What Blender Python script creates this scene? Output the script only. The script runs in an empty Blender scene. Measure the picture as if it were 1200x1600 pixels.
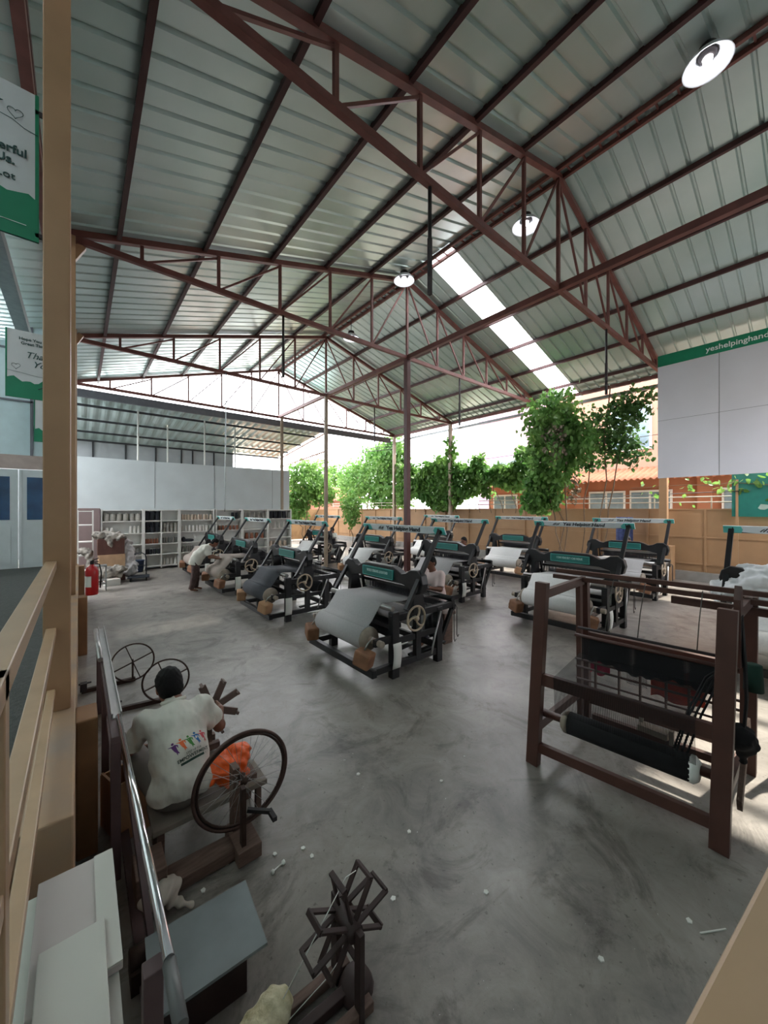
import bpy, bmesh, math, random
import numpy as np
from mathutils import Vector, Matrix, Euler
from mathutils.bvhtree import BVHTree
PI = math.pi
sc = bpy.context.scene
COL = sc.collection
# ---------------------------------------------------------------- camera, world, sun, exposure
EYE = 2.4
YAW = math.radians(-39.6)
cd = bpy.data.cameras.new('camera')
cd.sensor_fit = 'VERTICAL'; cd.sensor_height = 36; cd.sensor_width = 27
cd.lens = 36 * 575 / 1600
cd.shift_y = -5 / 1600
cd.clip_start = 0.05; cd.clip_end = 300
cam = bpy.data.objects.new('camera', cd); COL.objects.link(cam)
cam.location = (0, 0, EYE); cam.rotation_euler = (PI / 2, 0, YAW)
sc.camera = cam
w = bpy.data.worlds.new('sky'); sc.world = w; w.use_nodes = True
bg = w.node_tree.nodes['Background']
bg.inputs[0].default_value = (0.95, 0.955, 1.0, 1); bg.inputs[1].default_value = 2.3
sd = bpy.data.lights.new('sun', 'SUN'); sd.energy = 2.6; sd.angle = math.radians(1.0); sd.color = (1.0, 0.93, 0.80)
sun = bpy.data.objects.new('sun', sd); COL.objects.link(sun)
SUN_DIR = Vector((0.60, -0.15, 0.80)).normalized()
sun.rotation_euler = SUN_DIR.to_track_quat('Z', 'Y').to_euler(); sun.location = (30, -20, 40)
vs = sc.view_settings
vs.view_transform = 'Standard'; vs.look = 'None'; vs.gamma = 1.0; vs.exposure = 2.1; vs.use_curve_mapping = False
sc.display_settings.display_device = 'sRGB'
random.seed(7); rng = np.random.default_rng(7)

# ---------------------------------------------------------------- helpers
def lin(c):
    return tuple(((x / 255) / 12.92 if x / 255 <= .04045 else (((x / 255) + .055) / 1.055) ** 2.4) for x in c)
MATS = {}
def mat(name, rgb, rough=.6, metal=0., var=.12, scale=6., bump=0., bscale=40., rgb2=None, stretch=None, spec=.5, detail=4):
    """procedural principled: colour varied by noise, optional bump"""
    if name in MATS: return MATS[name]
    m = bpy.data.materials.new(name); m.use_nodes = True
    nt = m.node_tree; p = nt.nodes['Principled BSDF']
    p.inputs['Roughness'].default_value = rough; p.inputs['Metallic'].default_value = metal
    p.inputs['Specular IOR Level'].default_value = spec
    c = lin(rgb); c2 = lin(rgb2) if rgb2 else tuple(x * (1 - var) for x in c)
    if not rgb2: c = tuple(min(1, x * (1 + var * .6)) for x in c)
    tc = nt.nodes.new('ShaderNodeTexCoord'); mp = nt.nodes.new('ShaderNodeMapping')
    nt.links.new(tc.outputs['Object'], mp.inputs[0])
    if stretch: mp.inputs['Scale'].default_value = stretch
    n = nt.nodes.new('ShaderNodeTexNoise'); n.inputs['Scale'].default_value = scale; n.inputs['Detail'].default_value = detail
    nt.links.new(mp.outputs[0], n.inputs['Vector'])
    r = nt.nodes.new('ShaderNodeValToRGB')
    r.color_ramp.elements[0].position = .3; r.color_ramp.elements[1].position = .7
    r.color_ramp.elements[0].color = (*c, 1); r.color_ramp.elements[1].color = (*c2, 1)
    nt.links.new(n.outputs['Fac'], r.inputs[0]); nt.links.new(r.outputs[0], p.inputs['Base Color'])
    if bump:
        n2 = nt.nodes.new('ShaderNodeTexNoise'); n2.inputs['Scale'].default_value = bscale; n2.inputs['Detail'].default_value = 3
        nt.links.new(mp.outputs[0], n2.inputs['Vector'])
        b = nt.nodes.new('ShaderNodeBump'); b.inputs['Strength'].default_value = bump; b.inputs['Distance'].default_value = .02
        nt.links.new(n2.outputs['Fac'], b.inputs['Height']); nt.links.new(b.outputs[0], p.inputs['Normal'])
    MATS[name] = m
    return m

def frame_axes(a, b, up=(0, 0, 1)):
    d = (Vector(b) - Vector(a)); L = d.length; d.normalize(); up = Vector(up)
    s = d.cross(up)
    if s.length < 1e-4: s = d.cross(Vector((1, 0, 0)))
    s.normalize(); u = s.cross(d)
    return d, s, u, L

class MB:
    def __init__(s): s.v = []; s.f = []; s.s = []
    def add(s, vs, fs, smooth=False):
        o = len(s.v); s.v += [tuple(x) for x in vs]
        for f in fs: s.f.append(tuple(i + o for i in f)); s.s.append(smooth)
        return s
    def box(s, c, d, rz=0, M=None):
        hx, hy, hz = d[0] / 2, d[1] / 2, d[2] / 2
        R = M if M is not None else Matrix.Rotation(rz, 3, 'Z')
        vs = [Vector(c) + R @ Vector((x * hx, y * hy, z * hz)) for x in (-1, 1) for y in (-1, 1) for z in (-1, 1)]
        return s.add(vs, [(0, 1, 3, 2), (4, 6, 7, 5), (0, 4, 5, 1), (2, 3, 7, 6), (0, 2, 6, 4), (1, 5, 7, 3)])
    def box2(s, lo, hi):
        return s.box([(a + b) / 2 for a, b in zip(lo, hi)], [abs(b - a) for a, b in zip(lo, hi)])
    def bar(s, a, b, w, h, up=(0, 0, 1)):
        d, sd_, u, L = frame_axes(a, b, up); a = Vector(a); b = Vector(b)
        vs = [p + sd_ * (x * w / 2) + u * (y * h / 2) for p in (a, b) for x, y in ((-1, -1), (1, -1), (1, 1), (-1, 1))]
        return s.add(vs, [(0, 3, 2, 1), (4, 5, 6, 7), (0, 1, 5, 4), (1, 2, 6, 5), (2, 3, 7, 6), (3, 0, 4, 7)])
    def tube(s, a, b, r, r2=None, n=10, caps=True):
        r2 = r if r2 is None else r2
        d, sd_, u, L = frame_axes(a, b); a = Vector(a); b = Vector(b)
        vs = [p + (sd_ * math.cos(2 * PI * i / n) + u * math.sin(2 * PI * i / n)) * q for p, q in ((a, r), (b, r2)) for i in range(n)]
        s.add(vs, [(i, (i + 1) % n, n + (i + 1) % n, n + i) for i in range(n)], True)
        if caps:
            o = len(s.v) - 2 * n
            s.f.append(tuple(o + i for i in reversed(range(n)))); s.s.append(False)
            s.f.append(tuple(o + n + i for i in range(n))); s.s.append(False)
        return s
    def path(s, pts, r, n=6, closed=False):
        pts = [Vector(p) for p in pts]; m = len(pts); rings = []; u = None
        for i, p in enumerate(pts):
            q = pts[(i + 1) % m] if (closed or i < m - 1) else p; q0 = pts[i - 1] if (closed or i > 0) else p
            d = (q - q0).normalized()
            if u is None:
                u = d.orthogonal().normalized()
            u = (u - d * u.dot(d)).normalized(); t = d.cross(u)
            rr = r[i] if isinstance(r, (list, tuple)) else r
            rings.append([p + (u * math.cos(2 * PI * k / n) + t * math.sin(2 * PI * k / n)) * rr for k in range(n)])
        vs = [x for g in rings for x in g]; fs = []
        for i in range(m if closed else m - 1):
            j = (i + 1) % m
            for k in range(n): fs.append((i * n + k, i * n + (k + 1) % n, j * n + (k + 1) % n, j * n + k))
        s.add(vs, fs, True)
        if not closed:
            o = len(s.v) - m * n
            s.f.append(tuple(o + k for k in reversed(range(n)))); s.s.append(False)
            s.f.append(tuple(o + (m - 1) * n + k for k in range(n))); s.s.append(False)
        return s
    def ring(s, c, R, r, ax=(0, 1, 0), n=32, k=6):
        ax = Vector(ax).normalized(); a = ax.orthogonal().normalized(); b = ax.cross(a)
        return s.path([Vector(c) + (a * math.cos(2 * PI * i / n) + b * math.sin(2 * PI * i / n)) * R for i in range(n)], r, k, True)
    def lathe(s, prof, c=(0, 0, 0), n=16, ax=(0, 0, 1)):
        ax = Vector(ax).normalized(); a = ax.orthogonal().normalized(); b = ax.cross(a); c = Vector(c); m = len(prof)
        vs = [c + ax * z + (a * math.cos(2 * PI * k / n) + b * math.sin(2 * PI * k / n)) * max(r, 1e-4) for r, z in prof for k in range(n)]
        return s.add(vs, [(i * n + k, i * n + (k + 1) % n, (i + 1) * n + (k + 1) % n, (i + 1) * n + k) for i in range(m - 1) for k in range(n)], True)
    def prism(s, poly, o, ex, ey, ez, t):
        """polygon in (ex,ey) at origin o, extruded t along ez"""
        o = Vector(o); ex = Vector(ex); ey = Vector(ey); ez = Vector(ez); n = len(poly)
        vs = [o + ex * x + ey * y + ez * q for q in (0, t) for x, y in poly]
        fs = [tuple(reversed(range(n))), tuple(range(n, 2 * n))] + [(i, (i + 1) % n, n + (i + 1) % n, n + i) for i in range(n)]
        return s.add(vs, fs)
    def grid(s, fn, nu, nv, smooth=True):
        vs = [fn(i / nu, j / nv) for i in range(nu + 1) for j in range(nv + 1)]
        fs = [(i * (nv + 1) + j, (i + 1) * (nv + 1) + j, (i + 1) * (nv + 1) + j + 1, i * (nv + 1) + j + 1) for i in range(nu) for j in range(nv)]
        return s.add(vs, fs, smooth)
    def mesh(s, name):
        me = bpy.data.meshes.new(name); me.from_pydata(s.v, [], s.f)
        me.polygons.foreach_set('use_smooth', s.s)
        bm = bmesh.new(); bm.from_mesh(me); bmesh.ops.recalc_face_normals(bm, faces=bm.faces); bm.to_mesh(me); bm.free()
        return me
    def build(s, name, m, parent=None, bevel=0, loc=None, solid=0):
        o = bpy.data.objects.new(name, s.mesh(name)); COL.objects.link(o)
        o.data.materials.append(m)
        if parent is not None: o.parent = parent
        if loc is not None: o.location = loc
        if solid:
            q = o.modifiers.new('solidify', 'SOLIDIFY'); q.thickness = solid; q.offset = 0
        if bevel:
            q = o.modifiers.new('bevel', 'BEVEL'); q.width = bevel; q.segments = 2; q.limit_method = 'ANGLE'
        return o

def tag(o, label=None, cat=None, group=None, kind=None):
    if label: o['label'] = label
    if cat: o['category'] = cat
    if group: o['group'] = group
    if kind: o['kind'] = kind
    return o
def thing(name, label, cat, loc=(0, 0, 0), rz=0, group=None):
    o = bpy.data.objects.new(name, None); COL.objects.link(o); o.empty_display_size = .1
    o.location = loc; o.rotation_euler = (0, 0, rz)
    return tag(o, label, cat, group)
def struct(name, mb, m, parent=None, **k):
    o = mb.build(name, m, parent, **k); o['kind'] = 'structure'; return o
def dup(root, loc=None, rz=None, label=None, group=None):
    r = root.copy(); COL.objects.link(r)
    if loc is not None: r.location = loc
    if rz is not None: r.rotation_euler = (0, 0, rz)
    if label: r['label'] = label
    if group: r['group'] = group
    for ch in list(root.children):
        c = ch.copy(); COL.objects.link(c); c.parent = r
        for g in list(ch.children):
            d = g.copy(); COL.objects.link(d); d.parent = c
    return r
def swap(o, m):
    o.material_slots[0].link = 'OBJECT'; o.material_slots[0].material = m
TXT = {}
def text(name, s, m, parent, o, ex, ey, h, shear=0, bold=0., align='CENTER', wide=1.0, thick=.002):
    """lettering: cap height ~h, centred on o, running along ex, up ey"""
    key = (s, shear, bold, align)
    if key not in TXT:
        cu = bpy.data.curves.new('t', 'FONT'); cu.body = s; cu.size = 1; cu.shear = shear; cu.offset = bold
        cu.align_x = align; cu.align_y = 'CENTER'; cu.extrude = .03; cu.resolution_u = 3
        ob = bpy.data.objects.new('t', cu); COL.objects.link(ob)
        dg = bpy.context.evaluated_depsgraph_get(); dg.update()
        me = bpy.data.meshes.new_from_object(ob.evaluated_get(dg))
        co = np.empty(len(me.vertices) * 3, 'f'); me.vertices.foreach_get('co', co)
        fs = [tuple(p.vertices) for p in me.polygons]
        TXT[key] = (co.reshape(-1, 3).copy(), fs)
        bpy.data.objects.remove(ob); bpy.data.curves.remove(cu); bpy.data.meshes.remove(me)
    co, fs = TXT[key]
    ex = np.array(Vector(ex).normalized()); ey = np.array(Vector(ey).normalized()); ez = np.cross(ex, ey)
    k = h / .7
    P = np.array(o) + co[:, :1] * ex * k * wide + co[:, 1:2] * ey * k + co[:, 2:] * ez * (thick / .03)
    b = MB(); b.v = [tuple(p) for p in P]; b.f = list(fs); b.s = [False] * len(fs)
    return b.build(name, m, parent)

# ---- implicit surfaces (smooth unions of tapered capsules and ellipsoids), meshed with surface nets
def sdf_mesh(name, prims, res, cuts=(), wob=0., wscale=9., smooth=1):
    P = []
    for p in prims:
        if p[0] == 'c': P += [np.array(p[1]) - p[3], np.array(p[1]) + p[3], np.array(p[2]) - p[4], np.array(p[2]) + p[4]]
        else: P += [np.array(p[1]) - max(p[2]), np.array(p[1]) + max(p[2])]
    P = np.array(P, float); lo = P.min(0) - res * 4; hi = P.max(0) + res * 4
    ns = np.ceil((hi - lo) / res).astype(int) + 1
    D = np.full(ns, 1.0)
    ax = [lo[i] + res * np.arange(ns[i]) for i in range(3)]
    for p in prims:
        if p[0] == 'c':
            a, b = np.array(p[1], float), np.array(p[2], float); ra, rb, k = p[3], p[4], p[5]
            mn = np.minimum(a - ra, b - rb); mx = np.maximum(a + ra, b + rb)
        else:
            c, r = np.array(p[1], float), np.array(p[2], float); R = np.array(p[3]) if p[3] is not None else np.eye(3); k = p[4]
            mn = c - r.max(); mx = c + r.max()
        mg = k + .06
        i0 = np.clip(((mn - mg - lo) / res).astype(int), 0, ns - 1); i1 = np.clip(((mx + mg - lo) / res).astype(int) + 1, 1, ns)
        sl = tuple(slice(i0[i], i1[i]) for i in range(3))
        X, Y, Z = np.meshgrid(*[ax[i][sl[i]] for i in range(3)], indexing='ij')
        if p[0] == 'c':
            ba = b - a; L2 = max(ba @ ba, 1e-9)
            t = np.clip(((X - a[0]) * ba[0] + (Y - a[1]) * ba[1] + (Z - a[2]) * ba[2]) / L2, 0, 1)
            d = np.sqrt((X - a[0] - t * ba[0]) ** 2 + (Y - a[1] - t * ba[1]) ** 2 + (Z - a[2] - t * ba[2]) ** 2) - (ra + t * (rb - ra))
        else:
            q = np.stack([X - c[0], Y - c[1], Z - c[2]], -1) @ R
            nq = np.sqrt(((q / r) ** 2).sum(-1)); n2 = np.sqrt(((q / r ** 2) ** 2).sum(-1)) + 1e-9
            d = nq * (nq - 1) / n2
        W = D[sl]; h = np.clip(.5 + .5 * (W - d) / k, 0, 1)
        D[sl] = W * (1 - h) + d * h - k * h * (1 - h)
    if wob or cuts:
        X, Y, Z = np.meshgrid(*ax, indexing='ij')
        if wob:
            D += wob * (np.sin(X * wscale * 2.1 + 1.3 * np.sin(Z * wscale)) * np.sin(Z * wscale * 1.7 + Y * wscale + 2 * np.sin(X * wscale * .7)))
        for (c, nrm, rad) in cuts:
            nrm = np.array(Vector(nrm).normalized())
            pl = (X - c[0]) * nrm[0] + (Y - c[1]) * nrm[1] + (Z - c[2]) * nrm[2]
            near = (X - c[0]) ** 2 + (Y - c[1]) ** 2 + (Z - c[2]) ** 2 < rad * rad
            D = np.where(near, np.maximum(D, pl), D)
    S = D < 0
    C = [S[i:ns[0] - 1 + i, j:ns[1] - 1 + j, k:ns[2] - 1 + k] for i in (0, 1) for j in (0, 1) for k in (0, 1)]
    cnt = sum(c.astype(np.int8) for c in C)
    act = np.argwhere((cnt > 0) & (cnt < 8))
    idx = np.full(ns - 1, -1, int); idx[tuple(act.T)] = np.arange(len(act))
    acc = np.zeros((len(act), 3)); num = np.zeros(len(act))
    for axs in range(3):
        o1, o2 = [x for x in range(3) if x != axs]
        for u in (0, 1):
            for v in (0, 1):
                A = act.copy(); A[:, o1] += u; A[:, o2] += v; B = A.copy(); B[:, axs] += 1
                da, db = D[tuple(A.T)], D[tuple(B.T)]; cr = (da < 0) != (db < 0)
                t = np.where(cr, da / np.where(cr, da - db, 1), 0)
                pt = A.astype(float); pt[:, axs] += t
                acc[cr] += pt[cr]; num[cr] += 1
    V = lo + res * acc / num[:, None]
    F = []
    for axs in range(3):
        o1, o2 = (axs + 1) % 3, (axs + 2) % 3
        a = [slice(None)] * 3; b = [slice(None)] * 3; a[axs] = slice(0, -1); b[axs] = slice(1, None)
        sa, sb = S[tuple(a)], S[tuple(b)]
        E = np.argwhere(sa != sb); E = E[(E[:, o1] > 0) & (E[:, o2] > 0) & (E[:, o1] < ns[o1] - 1) & (E[:, o2] < ns[o2] - 1)]
        if not len(E): continue
        flip = sa[tuple(E.T)]
        q = []
        for du, dv in ((-1, -1), (0, -1), (0, 0), (-1, 0)):
            T = E.copy(); T[:, o1] += du; T[:, o2] += dv; q.append(idx[tuple(T.T)])
        q = np.stack(q, 1); q[~flip] = q[~flip][:, ::-1]; F.append(q)
    F = np.concatenate(F); F = F[(F >= 0).all(1)]
    me = bpy.data.meshes.new(name); me.from_pydata(V.tolist(), [], F.tolist())
    me.polygons.foreach_set('use_smooth', [True] * len(me.polygons))
    if smooth:
        bm = bmesh.new(); bm.from_mesh(me)
        for _ in range(smooth): bmesh.ops.smooth_vert(bm, verts=bm.verts, factor=.5, use_axis_x=True, use_axis_y=True, use_axis_z=True)
        bm.to_mesh(me); bm.free()
    return me
CRUMP = {}
def crumple(o, s, st):
    if s not in CRUMP:
        t = bpy.data.textures.new('crumple', 'CLOUDS'); t.noise_scale = s; t.noise_depth = 3; CRUMP[s] = t
    q = o.modifiers.new('crumple', 'DISPLACE'); q.texture = CRUMP[s]; q.strength = st; q.texture_coords = 'LOCAL'; q.mid_level = .5
    return o
def sdf_obj(name, m, parent, *a, loc=None, **k):
    o = bpy.data.objects.new(name, sdf_mesh(name, *a, **k)); COL.objects.link(o); o.data.materials.append(m)
    if parent is not None: o.parent = parent
    if loc is not None: o.location = loc
    return o

# ---------------------------------------------------------------- materials
RUST = mat('red_oxide_steel', (112, 66, 60), .5, .1, .25, 4)
ROD = mat('dark_steel', (58, 52, 54), .5, .4, .2)
TAN = mat('tan_paint', (166, 130, 98), .45, 0, .1, 3)
TANF = mat('tan_fence_paint', (158, 124, 90), .55, 0, .1, 2)
WHITE = mat('white_paint', (205, 205, 200), .5, 0, .06, 4)
WALLW = mat('white_wall_paint', (190, 197, 198), .7, 0, .07, 1.2)
GREYW = mat('grey_wall_paint', (150, 155, 158), .75, 0, .12, 1.5)
BLACKP = mat('black_loom_paint', (16, 17, 21), .45, 0, .3, 8)
BROWNF = mat('brown_frame_paint', (80, 50, 42), .45, 0, .15, 6)
WOOD = mat('old_wood', (104, 82, 72), .7, 0, .3, 9, .15, 30, stretch=(1, 6, 6))
DWOOD = mat('dark_reel_wood', (54, 38, 36), .6, 0, .3, 8)
GALV = mat('galvanised_steel', (150, 156, 156), .35, .8, .15, 8)
CHROME = mat('chrome_tube', (215, 215, 218), .12, 1., .03)
ALU = mat('aluminium_channel', (168, 166, 164), .35, .7, .1)
IRON = mat('rusty_iron', (66, 50, 44), .6, .5, .3, 12)
TEAL = mat('teal_paint', (96, 196, 188), .5, 0, .06)
DTEAL = mat('dark_teal_plaque', (22, 104, 98), .45, 0, .08)
GREEN = mat('green_board_paint', (10, 122, 88), .5, 0, .08)
DARKT = mat('dark_lettering', (40, 50, 60), .6, 0, .1)
WHITET = mat('white_lettering', (225, 232, 228), .6, 0, .03)
SKIN = mat('brown_skin', (118, 76, 58), .55, 0, .12, 14)
HAIR = mat('black_hair', (12, 11, 12), .75, 0, .3, 60, .3, 120, spec=.25)
PURL = mat('dark_maroon_steel', (74, 42, 42), .5, .1, .2, 4)
SLIM = mat('weathered_tan_paint', (146, 130, 112), .55, 0, .12, 3)
SHIRT = mat('white_shirt_cotton', (206, 204, 194), .85, 0, .05, 5, .08, 60)
CARD = mat('brown_cardboard', (170, 130, 98), .8, 0, .1, 5)
PAPERB = mat('brown_wrapping_paper', (140, 98, 72), .7, 0, .25, 7, .3, 16)
PAPER = mat('white_paper', (222, 222, 216), .8, 0, .05)
BEIGEW = mat('beige_wheel_paint', (178, 160, 138), .5, 0, .12)
RUBBER = mat('black_rubber', (30, 28, 30), .7, 0, .2)

def leaf_like(name, rgb, f=.45):
    """diffuse sheet that also lets diffused light through"""
    m = mat(name, rgb, .4, 0, .08, 2); nt = m.node_tree; p = nt.nodes['Principled BSDF']
    t = nt.nodes.new('ShaderNodeBsdfTranslucent'); x = nt.nodes.new('ShaderNodeMixShader'); x.inputs[0].default_value = f
    r = [n for n in nt.nodes if n.type == 'VALTORGB'][0]
    nt.links.new(r.outputs[0], t.inputs[0]); nt.links.new(p.outputs[0], x.inputs[1]); nt.links.new(t.outputs[0], x.inputs[2])
    nt.links.new(x.outputs[0], nt.nodes['Material Output'].inputs[0]); return m
# ---------------------------------------------------------------- setting
def floor_material():
    m = bpy.data.materials.new('worn_concrete'); m.use_nodes = True; nt = m.node_tree; L = nt.links.new
    p = nt.nodes['Principled BSDF']; tc = nt.nodes.new('ShaderNodeTexCoord')
    def noise(s, d=6, rough=.6, dist=0):
        n = nt.nodes.new('ShaderNodeTexNoise'); n.inputs['Scale'].default_value = s; n.inputs['Detail'].default_value = d
        n.inputs['Roughness'].default_value = rough; n.inputs['Distortion'].default_value = dist
        L(tc.outputs['Object'], n.inputs['Vector']); return n.outputs['Fac']
    def ramp(f, stops):
        r = nt.nodes.new('ShaderNodeValToRGB'); e = r.color_ramp.elements
        for i, (q, c) in enumerate(stops):
            if i > 1: e.new(q)
            e[i].position = q; e[i].color = (*lin(c), 1)
        L(f, r.inputs[0]); return r.outputs[0]
    def mix(a, b, f, mode='MIX'):
        x = nt.nodes.new('ShaderNodeMix'); x.data_type = 'RGBA'; x.blend_type = mode
        if isinstance(f, float): x.inputs[0].default_value = f
        else: L(f, x.inputs[0])
        L(a, x.inputs[6]); L(b, x.inputs[7]); return x.outputs[2]
    a = ramp(noise(.55, 7, .65, .6), [(.33, (100, 97, 94)), (.5, (136, 130, 123)), (.68, (156, 150, 143))])
    b = ramp(noise(2.2, 8, .7, 1.2), [(.3, (76, 74, 73)), (.52, (134, 129, 123)), (.75, (172, 167, 160))])
    c = mix(a, b, .45)
    st = ramp(noise(1.1, 9, .72, 2.0), [(.36, (120, 112, 104)), (.47, (255, 255, 255))])
    c = mix(c, st, .55, 'MULTIPLY')
    sp = ramp(noise(26, 3, .6), [(.30, (110, 100, 92)), (.36, (255, 255, 255))])
    c = mix(c, sp, .5, 'MULTIPLY')
    wh = nt.nodes.new('ShaderNodeMath'); wh.operation = 'GREATER_THAN'; L(noise(13, 5, .7), wh.inputs[0]); wh.inputs[1].default_value = .70
    pale = nt.nodes.new('ShaderNodeRGB'); pale.outputs[0].default_value = (*lin((190, 188, 184)), 1)
    c = mix(c, pale.outputs[0], wh.outputs[0])
    L(c, p.inputs['Base Color'])
    rr = nt.nodes.new('ShaderNodeMapRange'); L(noise(.9, 6), rr.inputs[0]); rr.inputs[3].default_value = .2; rr.inputs[4].default_value = .5
    L(rr.outputs[0], p.inputs['Roughness'])
    bu = nt.nodes.new('ShaderNodeBump'); bu.inputs['Strength'].default_value = .12; bu.inputs['Distance'].default_value = .02
    L(noise(9, 6), bu.inputs['Height']); L(bu.outputs[0], p.inputs['Normal'])
    return m
struct('floor', MB().box2((-6, -2.4, -.2), (16.0, 26, 0)), floor_material())
struct('ground', MB().box2((-40, -40, -.5), (80, 90, -.22)), mat('outside_ground', (170, 160, 145), .9, 0, .2, .6))

XL, XR, XM = -.15, 15.4, 7.7          # truss feet and middle
ZE, ZR = 7.0, 9.35                    # eave and ridge
TY = [3.6, 8.2, 13.0, 17.6]
def roof_z(x): return ZE + (ZR - ZE) * (1 - abs(x - XM) / (XM - XL))
def sheet_material():
    m = bpy.data.materials.new('galvanised_roof_sheet'); m.use_nodes = True; nt = m.node_tree; L = nt.links.new
    p = nt.nodes['Principled BSDF']; p.inputs['Metallic'].default_value = .5; p.inputs['Roughness'].default_value = .3
    tc = nt.nodes.new('ShaderNodeTexCoord')
    n = nt.nodes.new('ShaderNodeTexNoise'); n.inputs['Scale'].default_value = .5; n.inputs['Detail'].default_value = 5; L(tc.outputs['Object'], n.inputs['Vector'])
    r = nt.nodes.new('ShaderNodeValToRGB'); r.color_ramp.elements[0].position = .35; r.color_ramp.elements[1].position = .68
    r.color_ramp.elements[0].color = (*lin((174, 194, 190)), 1); r.color_ramp.elements[1].color = (*lin((198, 210, 208)), 1)
    L(n.outputs['Fac'], r.inputs[0]); L(r.outputs[0], p.inputs['Base Color'])
    n2 = nt.nodes.new('ShaderNodeTexNoise'); n2.inputs['Scale'].default_value = 2.5; L(tc.outputs['Object'], n2.inputs['Vector'])
    b = nt.nodes.new('ShaderNodeBump'); b.inputs['Strength'].default_value = .15; b.inputs['Distance'].default_value = .05
    L(n2.outputs['Fac'], b.inputs['Height']); L(b.outputs[0], p.inputs['Normal'])
    return m
SHEET = sheet_material()
def sheet(y0, y1, xa, za, xb, zb, pitch=.33, rib=.042):
    """trapezoidal sheeting: ribs run along the slope, profile repeats along y"""
    b = MB(); pr = []; y = y0; i = 0
    while y < y1 - 1e-6:
        for dy, dz in ((0, 0), (.255, 0), (.275, rib), (.305, rib)):
            if y + dy <= y1: pr.append((y + dy, dz))
        y += pitch
    pr.append((y1, 0)); n = len(pr)
    vs = [(x, yy, z + dz) for x, z in ((xa, za), (xb, zb)) for yy, dz in pr]
    b.add(vs, [(k, k + 1, n + k + 1, n + k) for k in range(n - 1)])
    return b
xo = -1.2
struct('ceiling', sheet(-2.2, 18.0, xo, roof_z(xo) + .12, XM, ZR + .12), SHEET)
SKY0, SKY1 = 6.45, 7.35
xq = 15.85
struct('ceiling', sheet(-.55, SKY0 + .02, XM, ZR + .12, xq, roof_z(xq) + .12), SHEET)
struct('ceiling', sheet(-2.2, -1.75, XM, ZR + .12, xq, roof_z(xq) + .12), SHEET)
struct('ceiling', sheet(-1.75, -.55, XM, ZR + .12, 10.3, roof_z(10.3) + .12), SHEET)  # gap before the next piece: unseen opening added to cast a sun patch
struct('ceiling', sheet(-1.75, -.55, 12.6, roof_z(12.6) + .12, xq, roof_z(xq) + .12), SHEET)
struct('ceiling', sheet(SKY1 - .02, 18.0, XM, ZR + .12, xq, roof_z(xq) + .12), SHEET)
sk = bpy.data.materials.new('frosted_skylight'); sk.use_nodes = True; nt = sk.node_tree
tr = nt.nodes.new('ShaderNodeBsdfTranslucent'); tr.inputs[0].default_value = (.95, .97, 1, 1)
di = nt.nodes.new('ShaderNodeBsdfTransparent'); di.inputs[0].default_value = (.9, .95, 1, 1)
mx = nt.nodes.new('ShaderNodeMixShader'); nz = nt.nodes.new('ShaderNodeTexNoise'); nz.inputs['Scale'].default_value = 3
mr = nt.nodes.new('ShaderNodeMapRange'); mr.inputs[3].default_value = .12; mr.inputs[4].default_value = .25
nt.links.new(nz.outputs['Fac'], mr.inputs[0]); nt.links.new(mr.outputs[0], mx.inputs[0])
nt.links.new(tr.outputs[0], mx.inputs[1]); nt.links.new(di.outputs[0], mx.inputs[2]); nt.links.new(mx.outputs[0], nt.nodes['Material Output'].inputs[0])
struct('window_1', sheet(SKY0, SKY1, XM, ZR + .13, xq, roof_z(xq) + .13, .30), sk)

# trusses: chords, posts and diagonals
PAN = [1.36 * k for k in range(1, 6)]
def truss(y, label, m=RUST, s=1.15):
    t = thing('roof_truss', label, 'roof truss', (0, y, 0), 0, 'roof trusses')
    MB().bar((XL, 0, ZE), (XR, 0, ZE), .075 * s, .09 * s).build('bottom_chord', m, t)
    MB().bar((XL, 0, ZE + .06), (XM, 0, ZR), .085 * s, .09 * s, (0, 0, 1)).build('top_chord', m, t)
    MB().bar((XR, 0, ZE + .06), (XM, 0, ZR), .085 * s, .09 * s, (0, 0, 1)).build('top_chord', m, t)
    MB().bar((XM, 0, ZE), (XM, 0, ZR), .055 * s, .055 * s).build('web_post', m, t)
    for sg in (-1, 1):
        q = [XM] + [XM + sg * p for p in PAN]
        for i, x in enumerate(q):
            if i: MB().bar((x, 0, ZE), (x, 0, roof_z(x)), .05 * s, .05 * s).build('web_post', m, t)
            if i < 5: MB().bar((q[i + 1], 0, ZE), (x, 0, roof_z(x) - .05), .035 * s, .035 * s).build('web_diagonal', m, t)
    return t
TL = ['rust red steel roof truss nearest the camera, running off the top of the photo',
      'rust red steel roof truss whose peak meets the bright skylight strip',
      'rust red steel roof truss just behind the one that meets the skylight strip',
      'farthest roof truss, above the white wall at the open end of the hall']
for y, l in zip(TY, TL): truss(y, l)
ORD = ['first', 'second', 'third', 'fourth', 'fifth', 'sixth']
for side, sg in (('left', -1), ('skylight', 1)):
    for k in range(1, 7):
        x = XM + sg * (1.43 * k if k < 6 else 8.1)
        if sg > 0 and k == 6: x = 15.6
        p = MB().bar((x, -2.1, roof_z(x) + .075), (x, 18.0, roof_z(x) + .075), .07, .105).build('roof_purlin', PURL)
        tag(p, '%s dark red steel purlin down from the ridge on the %s slope' % (ORD[k - 1], 'unbroken' if sg < 0 else 'skylight'), 'purlin', 'purlins under the roof sheets')
rp = thing('ridge_beam', 'double red steel ridge beam along the peak of the roof, small rungs between its two bars', 'beam', (XM, 0, ZR + .02))
for dx in (-.13, .13): MB().bar((dx, -2.1, 0), (dx, 18, 0), .06, .09).build('ridge_bar', RUST, rp)
b = MB()
for i in range(66): b.bar((-.11, -2 + i * .3, .02), (.11, -2 + i * .3, .02), .03, .03)
b.build('rung', RUST, rp)
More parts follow.
